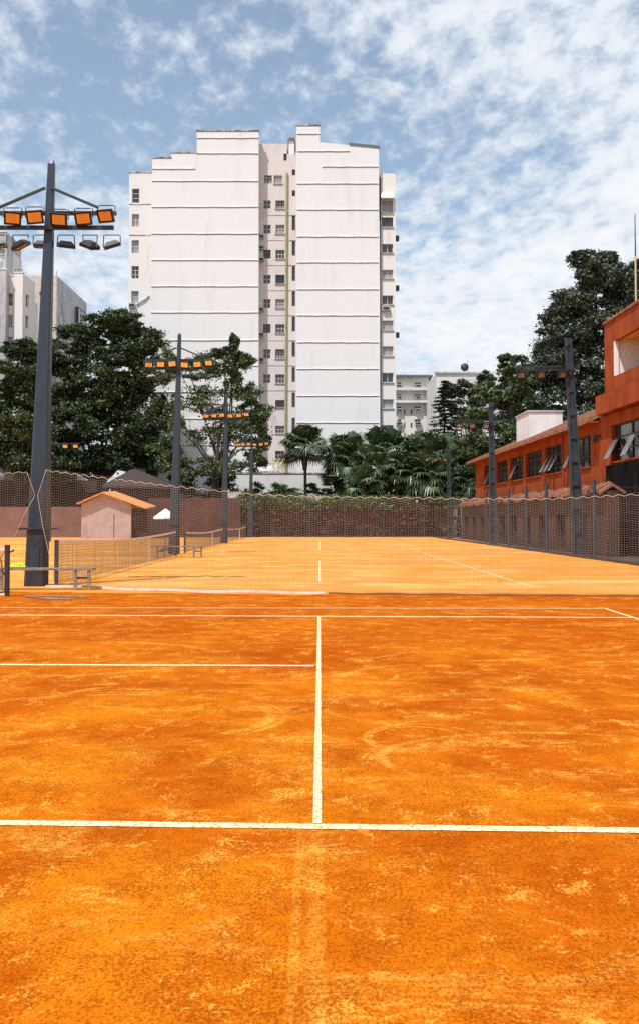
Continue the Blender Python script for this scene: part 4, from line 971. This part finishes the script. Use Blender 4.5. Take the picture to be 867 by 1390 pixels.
# left background: wall, shed, dark roofed house
yy = 104.5
root = tag(MB().box(-46, X_(112,yy), yy, yy+.3, 0, Z_(688,yy)).build('court_wall', M['pink_wall'], origin=(-30,yy,0)), 'dusty pink wall closing the left courts, left of the shed', 'wall')
root = tag(MB().box(X_(200,yy), X_(326,yy), yy+.6, yy+.9, 0, Z_(676,yy)).build('court_wall', M['brown_wall'], origin=(-15,yy,0)), 'brown wall between the shed and the creeper at the end of the courts', 'wall')
yh = 112.0
root = thing('house', (X_(40,yh),yh,0), 'low dark house front with a pale band behind the left courts', 'house')
MB().box(X_(-60,yh),X_(130,yh),yh,yh+6,0,Z_(668,yh)).build('wall', M['brown_wall'], root)
MB().box(X_(-20,yh),X_(44,yh),yh-.1,yh-.003,Z_(667,yh),Z_(655,yh)).build('sign_band', M['bgrey'], root)
MB().box(X_(-62,yh),X_(132,yh),yh-.4,yh+6.4,Z_(668,yh)+.003,Z_(652,yh)).build('roof', M['dark_roof'], root)
# shed
ys_ = 98.0; xa, xb, xm = X_(111,ys_), X_(200,ys_), X_(141,ys_); xf = X_(178,ys_)
root = thing('shed', ((xa+xb)/2,ys_,0), 'small pinkish shed with bright orange tile roof behind the low net', 'shed')
zE, zR = Z_(684,ys_), Z_(668,ys_)
mb = MB(); mb.add([(xa,ys_,0),(xf,ys_,0),(xf,ys_,zE-.05),(xm,ys_,zR-.1),(xa,ys_,zE-.05),(xa,ys_+5,0),(xf,ys_+5,0),(xf,ys_+5,zE-.05),(xm,ys_+5,zR-.1),(xa,ys_+5,zE-.05)], [(0,1,2,3,4),(9,8,7,6,5),(0,4,9,5),(1,6,7,2)]); mb.build('wall', M['shed'], root)
hs = [(X_(181,ys_+.6)-X_(178,ys_+.6), X_(189,ys_+.6)-X_(178,ys_+.6), Z_(716,ys_), Z_(699,ys_))]
mb = MB(); P, N = hole_wall(mb, (X_(178,ys_+.6),ys_+.6,0), (1,0,0), X_(200,ys_+.6)-X_(178,ys_+.6), Z_(690,ys_), hs, .15); lbl(mb.build('wall', M['brick_low'], root), 'darker lean-to wall at the right end'); window(root, P, N, hs[0], .15, 2, 1, 'glass', 'frame_d')
mb = MB()
for (x1_, z1_, x2_, z2_) in ((X_(106,ys_), Z_(683,ys_), xm, zR), (xm, zR, X_(200,ys_), Z_(689.5,ys_))):
    mb.add([(x1_,ys_-.6,z1_),(x2_,ys_-.6,z2_),(x2_,ys_+5.3,z2_+.25),(x1_,ys_+5.3,z1_+.25),(x1_,ys_-.6,z1_-.13),(x2_,ys_-.6,z2_-.13),(x2_,ys_+5.3,z2_+.1),(x1_,ys_+5.3,z1_+.1)], [(0,1,2,3),(7,6,5,4),(0,4,5,1),(1,5,6,2),(2,6,7,3),(3,7,4,0)])
mb.build('roof', M['tile_o'], root)
MB().box(X_(155,ys_)-.03,X_(155,ys_)+.03,ys_-.03,ys_-.002,0,2.2).build('door_edge', M['frame_d'], root)
# dark hip-roofed house
yd = 108.0
root = thing('house', (X_(180,yd),yd,0), 'house with dark pointed roof between the shed and the loose tree', 'house')
MB().box(X_(150,yd),X_(232,yd),yd,yd+6,0,Z_(662,yd)).build('wall', M['brown_wall'], root)
mb = MB(); a = [(X_(140,yd),yd-.6,Z_(659,yd)),(X_(244,yd),yd-.6,Z_(661,yd)),(X_(244,yd),yd+7,Z_(661,yd)),(X_(140,yd),yd+7,Z_(659,yd)),(X_(172,yd),yd+3,Z_(635,yd)),(X_(180,yd),yd+3,Z_(636,yd))]
mb.add(a+[(p[0],p[1],p[2]-.25) for p in a[:4]], [(0,1,5,4),(1,2,5),(2,3,4,5),(3,0,4),(0,6,7,1),(1,7,8,2),(2,8,9,3),(3,9,6,0),(6,9,8,7)]); mb.build('roof', M['dark_roof'], root)

# ------------------------------------------------------------------ trees
G = 'trees behind the courts'
def T(name, Y, bpx, lobes, label, leaf, **k): return tree(name, (X_(bpx,Y),Y,0), lobes, Y, label, G, leaf, **k)
T('broadleaf_tree', 119, 128, [(150,442,44,20),(165,430,26,12),(195,462,32,26),(108,462,40,24),(78,490,42,28),(140,500,64,34),(200,505,28,36),(60,545,50,40),(110,540,50,36),(120,575,60,40),(185,585,36,40),(215,560,18,34),(160,545,50,40),(100,620,60,28),(160,618,50,30),(60,610,40,34),(206,618,22,30),(170,480,44,26),(60,580,44,34)],
  'wide dark broadleaf tree right of the nearest left pole', 'leaf_dark', sub=32, per=200, size=.40, trunk_r=.5, frac=.27, seed=1, nlimb=14)
T('broadleaf_tree', 110, 22, [(20,512,46,34),(-20,560,50,60),(30,570,52,50),(10,615,60,40),(48,475,28,16),(-50,520,50,60),(20,474,22,14),(40,630,40,26),(30,540,40,30),(70,640,40,22)],
  'dark broadleaf tree at the left edge below the white stepped block', 'leaf_dark', sub=30, per=200, size=.40, trunk_r=.45, frac=.28, seed=2, nlimb=10)
T('broadleaf_tree', 110, 296, [(285,500,34,26),(318,505,22,30),(318,462,7,16),(320,486,9,16),(312,474,10,6),(298,480,20,8),(335,490,14,12),(250,495,26,22),(225,500,18,30),(330,535,30,26),(270,545,46,30),(335,580,30,30),(235,570,22,44),(300,590,50,30),(350,560,22,26),(230,625,22,30),(300,630,44,26),(255,640,22,20),(355,600,14,20),(345,625,20,16)],
  'loose tree with dark bare trunks and gaps showing the tower, left of centre', 'leaf_mid', sub=22, per=80, size=.32, trunk_r=.34, frac=.33, seed=3, trunks=4, fork=.42, nlimb=16)
T('broadleaf_tree', 112, 815, [(800,368,30,28),(822,352,18,12),(790,350,20,12),(830,390,36,36),(785,405,40,32),(760,430,30,24),(820,450,56,46),(765,470,50,36),(730,500,44,32),(870,400,40,60),(900,460,50,60),(790,510,66,44),(850,530,50,44),(720,545,50,36),(745,575,60,34),(860,580,50,30),(700,575,36,30),(800,560,50,30)],
  'tallest dark grey-green tree, rising over the red building at the right', 'leaf_grey', sub=40, per=185, size=.40, trunk_r=.6, frac=.27, seed=4, nlimb=10)
T('broadleaf_tree', 118, 885, [(872,362,22,20),(910,390,50,50),(852,392,20,20),(960,440,60,60),(900,520,60,50)],
  'second dark tree at the right edge, mostly behind the upper storey', 'leaf_grey', sub=20, per=170, size=.42, trunk_r=.6, frac=.3, seed=5)
T('broadleaf_tree', 104, 700, [(688,508,24,18),(672,535,32,26),(705,545,34,30),(655,572,34,26),(700,590,44,34),(738,590,40,34),(640,605,28,24),(683,486,12,6),(665,610,34,28),(715,520,20,16)],
  'lighter green tree around the middle right pole', 'leaf_mid', sub=20, per=150, size=.34, trunk_r=.35, frac=.26, seed=6, nlimb=16)
T('broadleaf_tree', 130, 640, [(640,530,28,20),(615,530,20,14),(660,518,20,16),(625,560,34,24),(650,555,26,26)],
  'grey-green tree in front of the block with the dish', 'leaf_grey', sub=18, per=130, size=.38, trunk_r=.3, frac=.26, seed=7)
T('broadleaf_tree', 118, 560, [(555,606,28,12),(590,600,30,14),(620,608,30,16),(650,625,30,20),(575,625,50,20),(610,635,50,24),(540,640,46,22),(500,645,40,18)],
  'low spreading green tree above the fan palms, right of the tower', 'leaf_mid', sub=18, per=120, size=.3, trunk_r=.25, frac=.28, seed=8)
T('shrub', 111, 360, [(350,666,22,14),(375,666,20,14),(338,674,14,10)], 'bright leafy bush against the white garden wall', 'leaf_bright', sub=16, per=90, size=.24, trunk_r=.08, frac=.28, seed=9, cat='shrub', nlimb=8)
T('shrub', 113, 470, [(400,668,22,9),(432,664,20,13),(455,664,22,14),(480,662,26,16)], 'small leafy bush at the foot of the tower, left of the palms', 'leaf_bright', sub=14, per=80, size=.24, trunk_r=.08, frac=.28, seed=10, cat='shrub', nlimb=8)
T('shrub', 111.5, 305, [(300,655,30,20),(250,655,26,22),(280,670,40,14)], 'dark understorey bush beneath the loose tree', 'leaf_dark', sub=16, per=120, size=.26, trunk_r=.1, frac=.3, seed=11, cat='shrub', nlimb=8)
T('shrub', 117, 560, [(480,660,30,18),(520,655,40,24),(570,655,50,26),(620,655,46,26)], 'dark bush mass filling in behind the fan palms', 'leaf_dark', sub=18, per=130, size=.28, trunk_r=.1, frac=.3, seed=12, cat='shrub', nlimb=8)

# conifer (tiers of drooping branches)
Yc = 126.0; xc = X_(603,Yc); zb, zt = Z_(625,Yc), Z_(518,Yc)
root = thing('conifer', (xc,Yc,0), 'dark narrow conifer with tiered branches before the cream blocks', 'conifer', G)
MB().tube([(xc,Yc,0),(xc,Yc,zt)], [.28,.05], 8).build('trunk', M['bark'], root)
C = []; Rr = []
for k in range(26):
    t = k/25; z_ = zb+(zt-zb)*t; R_ = 2.3*(1-t)**.75+.25
    for j in range(9):
        a = random.random()*6.28; 
        for q in (.35,.7,1.0): C.append((xc+math.cos(a)*R_*q, Yc+math.sin(a)*R_*q, z_-.12*q*R_)); Rr.append((.34,.34,.10))
V, A = leaves(C, Rr, 16, .22, .8); npmesh('crown', V, 4, M['conifer'], A, root, root.location)

# fan palms
def palm_mesh(name, seed, R0=1.7, nf=46):
    rg = np.random.default_rng(seed); V = []; A = []
    for f in range(nf):
        az = rg.random()*6.283; el = math.radians(rg.uniform(-35, 80)); L = R0*rg.uniform(.55,.8)
        d = np.array([math.cos(az)*math.cos(el), math.sin(az)*math.cos(el), math.sin(el)]); side = np.array([-math.sin(az), math.cos(az), 0]); upv = np.cross(side, d)*-1
        hub = d*L + np.array([0,0,-.12*L*math.cos(el)])
        w = side*.02; V += [[-w, w, hub+w, hub-w]]; A.append(.3)
        ns = 22; fr = R0*rg.uniform(.5,.7); tone = rg.random()
        for k in range(ns):
            th = (k/(ns-1)-.5)*math.radians(230); dirn = d*math.cos(th)+side*math.sin(th); per = -d*math.sin(th)+side*math.cos(th)
            m_ = hub+dirn*fr*.55+upv*.03; tip = hub+dirn*fr*rg.uniform(.9,1.1)+np.array([0,0,-fr*rg.uniform(.25,.5)]); ww = per*fr*.075
            V += [[hub, m_-ww, m_+ww*.0, m_+ww]]; V += [[m_-ww*.9, tip, tip+per*.01, m_+ww*.9]]; A += [tone, tone]
    V = np.array(V).reshape(-1,3)
    me_o = npmesh(name, V, 4, M['palm'], np.array(A), None)
    me_ = me_o.data; bpy.data.objects.remove(me_o); return me_
pm = [palm_mesh('crown', s, 1.9+.1*s) for s in range(4)]
def palm(px, py, Y, rr, label, k):
    x = X_(px,Y); z_ = Z_(py,Y); root = thing('fan_palm', (x,Y,0), label, 'palm', 'fan palms behind the far court')
    c = bpy.data.objects.new('crown', pm[k%4]); COL.objects.link(c); c.parent = root; c.location = (0,0,z_); s = rr*Y/F/2.0; c.scale = (s,s,s*1.05); c.rotation_euler = (0,0,k*1.7)
    mb = MB(); mb.tube([(x,Y,-.05),(x+.05,Y,z_*.5),(x,Y,z_)], [.22,.16,.14], 8); mb.build('trunk', M['bark'], root)
    # skirt of old leaf bases
    mb = MB(); mb.tube([(x,Y,z_-1.7*s),(x,Y,z_-.1)], [.22,.5], 7); mb.build('leaf_bases', M['bark'], root)
palm(414,610,113,34,'lone fan palm standing apart left of the other palms, before the white slab',0)
P_ = [(478,628,113,27,'leftmost fan palm of the dense row, right of the lone palm'),(505,640,111,26,'second fan palm of the dense row, from the left'),(528,622,115,26,'fan palm high behind the left part of the dense row'),
 (540,646,110,27,'fan palm low in the front of the dense row, left of its middle'),(560,628,115,26,'fan palm at the back in the middle of the dense row'),(572,650,110,28,'fan palm in front at the middle of the dense row'),
 (592,632,114,26,'fan palm at the back, left of the farthest right pole'),(602,654,109,24,'fan palm low in front, just left of the farthest right pole'),(622,640,112,25,'fan palm just right of the farthest right pole'),
 (634,660,109,20,'rightmost small fan palm beside the red building corner'),(493,662,109,20,'small low fan palm at the left foot of the dense row'),(455,645,114,16,'small fan palm between the lone palm and the dense row'),(650,632,114,20,'fan palm peeping over the far corner of the red roof'),(468,616,117,22,'tall slim fan palm at the back above the leftmost one'),(512,612,118,21,'fan palm with the highest crown at the back of the dense row'),(578,612,118,21,'high fan palm at the back, below the cream block with balconies'),(612,618,118,20,'high fan palm at the back beneath the dark conifer')]
for k, q in enumerate(P_): palm(q[0], q[1], q[2], q[3]*1.3, q[4], k+1)

# ------------------------------------------------------------------ light and sky
SUN_EL, AZ = R(60), R(35)      # azimuth: degrees left of straight behind the camera
to_sun = Vector((-math.sin(AZ)*math.cos(SUN_EL), -math.cos(AZ)*math.cos(SUN_EL), math.sin(SUN_EL)))
sd = bpy.data.lights.new('sun', 'SUN'); sd.energy = 4.3; sd.angle = R(.5); sd.color = (1,.98,.95)
so = bpy.data.objects.new('sun', sd); COL.objects.link(so); so.rotation_euler = (-to_sun).to_track_quat('-Z','Y').to_euler(); so.location = (0,-20,60)
w = bpy.data.worlds.new('World'); sc.world = w; w.use_nodes = True; nt = w.node_tree; nt.nodes.clear(); L = nt.links.new; Nn = nt.nodes.new
sky = Nn('ShaderNodeTexSky'); sky.sky_type = 'NISHITA'; sky.sun_disc = False; sky.sun_elevation = SUN_EL; sky.sun_rotation = math.atan2(to_sun.x, to_sun.y); sky.air_density = 1.0; sky.dust_density = 1.2; sky.ozone_density = .8
bg = Nn('ShaderNodeBackground'); bg.inputs[1].default_value = .15
hs_ = Nn('ShaderNodeHueSaturation'); hs_.inputs['Saturation'].default_value = 1.0; hs_.inputs['Hue'].default_value = .493
L(sky.outputs[0], hs_.inputs['Color']); L(hs_.outputs[0], bg.inputs[0])
tc = Nn('ShaderNodeTexCoord'); sep = Nn('ShaderNodeSeparateXYZ'); L(tc.outputs['Generated'], sep.inputs[0])
def math_(op, a, b=None, c=None):
    n = Nn('ShaderNodeMath'); n.operation = op
    for i, s in enumerate((a,b,c)):
        if s is None: continue
        if isinstance(s, (int,float)): n.inputs[i].default_value = s
        else: L(s, n.inputs[i])
    return n.outputs[0]
zz = math_('ADD', math_('MAXIMUM', sep.outputs['Z'], 0), .16)
cx = math_('DIVIDE', sep.outputs['X'], zz); cy = math_('DIVIDE', sep.outputs['Y'], zz)
cv = Nn('ShaderNodeCombineXYZ'); L(cx, cv.inputs[0]); L(cy, cv.inputs[1])
def cn(scale, det, rgh, st, rot, off=(0,0,0), dist=0):
    mp = Nn('ShaderNodeMapping'); mp.inputs['Scale'].default_value = st; mp.inputs['Rotation'].default_value = (0,0,rot); mp.inputs['Location'].default_value = off
    n = Nn('ShaderNodeTexNoise'); n.inputs['Scale'].default_value = scale; n.inputs['Detail'].default_value = det; n.inputs['Roughness'].default_value = rgh; n.inputs['Distortion'].default_value = dist
    L(cv.outputs[0], mp.inputs[0]); L(mp.outputs[0], n.inputs['Vector']); return n.outputs['Fac']
def mr(s, lo, hi, o0=0, o1=1):
    r = Nn('ShaderNodeMapRange'); r.interpolation_type = 'SMOOTHSTEP'; r.inputs[1].default_value = lo; r.inputs[2].default_value = hi; r.inputs[3].default_value = o0; r.inputs[4].default_value = o1; L(s, r.inputs[0]); return r.outputs[0]
big = cn(1.1, 4, .55, (1,1,1), .6, (3.3,1.7,0), 0)          # where the sheets are
cell = cn(19, 6, .62, (1,.62,1), .5, (0,0,0), .15)             # little puffs
wisp = cn(4.5, 9, .66, (1,.6,1), .9, (5,2,0), 0)
dens = math_('ADD', math_('ADD', math_('MULTIPLY', big, 1.25), math_('MULTIPLY', cell, .86)), math_('MULTIPLY', wisp, .55))
bias = math_('MULTIPLY', math_('ADD', cx, -.1), .16)
dens = math_('ADD', dens, bias)
cov = mr(dens, 1.05, 1.40)
hz = mr(sep.outputs['Z'], .22, .0, 0, .55)
cov = math_('MAXIMUM', cov, hz)
cov = math_('MULTIPLY_ADD', cov, .84, .14)
cb = Nn('ShaderNodeBackground'); cb.inputs[1].default_value = 1.0
ccol = Nn('ShaderNodeMix'); ccol.data_type = 'RGBA'; ccol.inputs[6].default_value = (.76,.82,.90,1); ccol.inputs[7].default_value = (.93,.945,.96,1); L(mr(dens, 1.25, 1.65), ccol.inputs[0]); L(ccol.outputs[2], cb.inputs[0])
mxs = Nn('ShaderNodeMixShader'); L(cov, mxs.inputs[0]); L(bg.outputs[0], mxs.inputs[1]); L(cb.outputs[0], mxs.inputs[2])
ow = Nn('ShaderNodeOutputWorld'); L(mxs.outputs[0], ow.inputs[0])

sc.view_settings.view_transform = 'Standard'; sc.view_settings.look = 'None'; sc.view_settings.gamma = 1; sc.view_settings.use_curve_mapping = False
sc.view_settings.exposure = .05
sc.render.engine = 'CYCLES'; sc.cycles.max_bounces = 5; sc.cycles.diffuse_bounces = 3; sc.cycles.glossy_bounces = 3; sc.cycles.use_denoising = False
sc.cycles.sample_clamp_indirect = 6
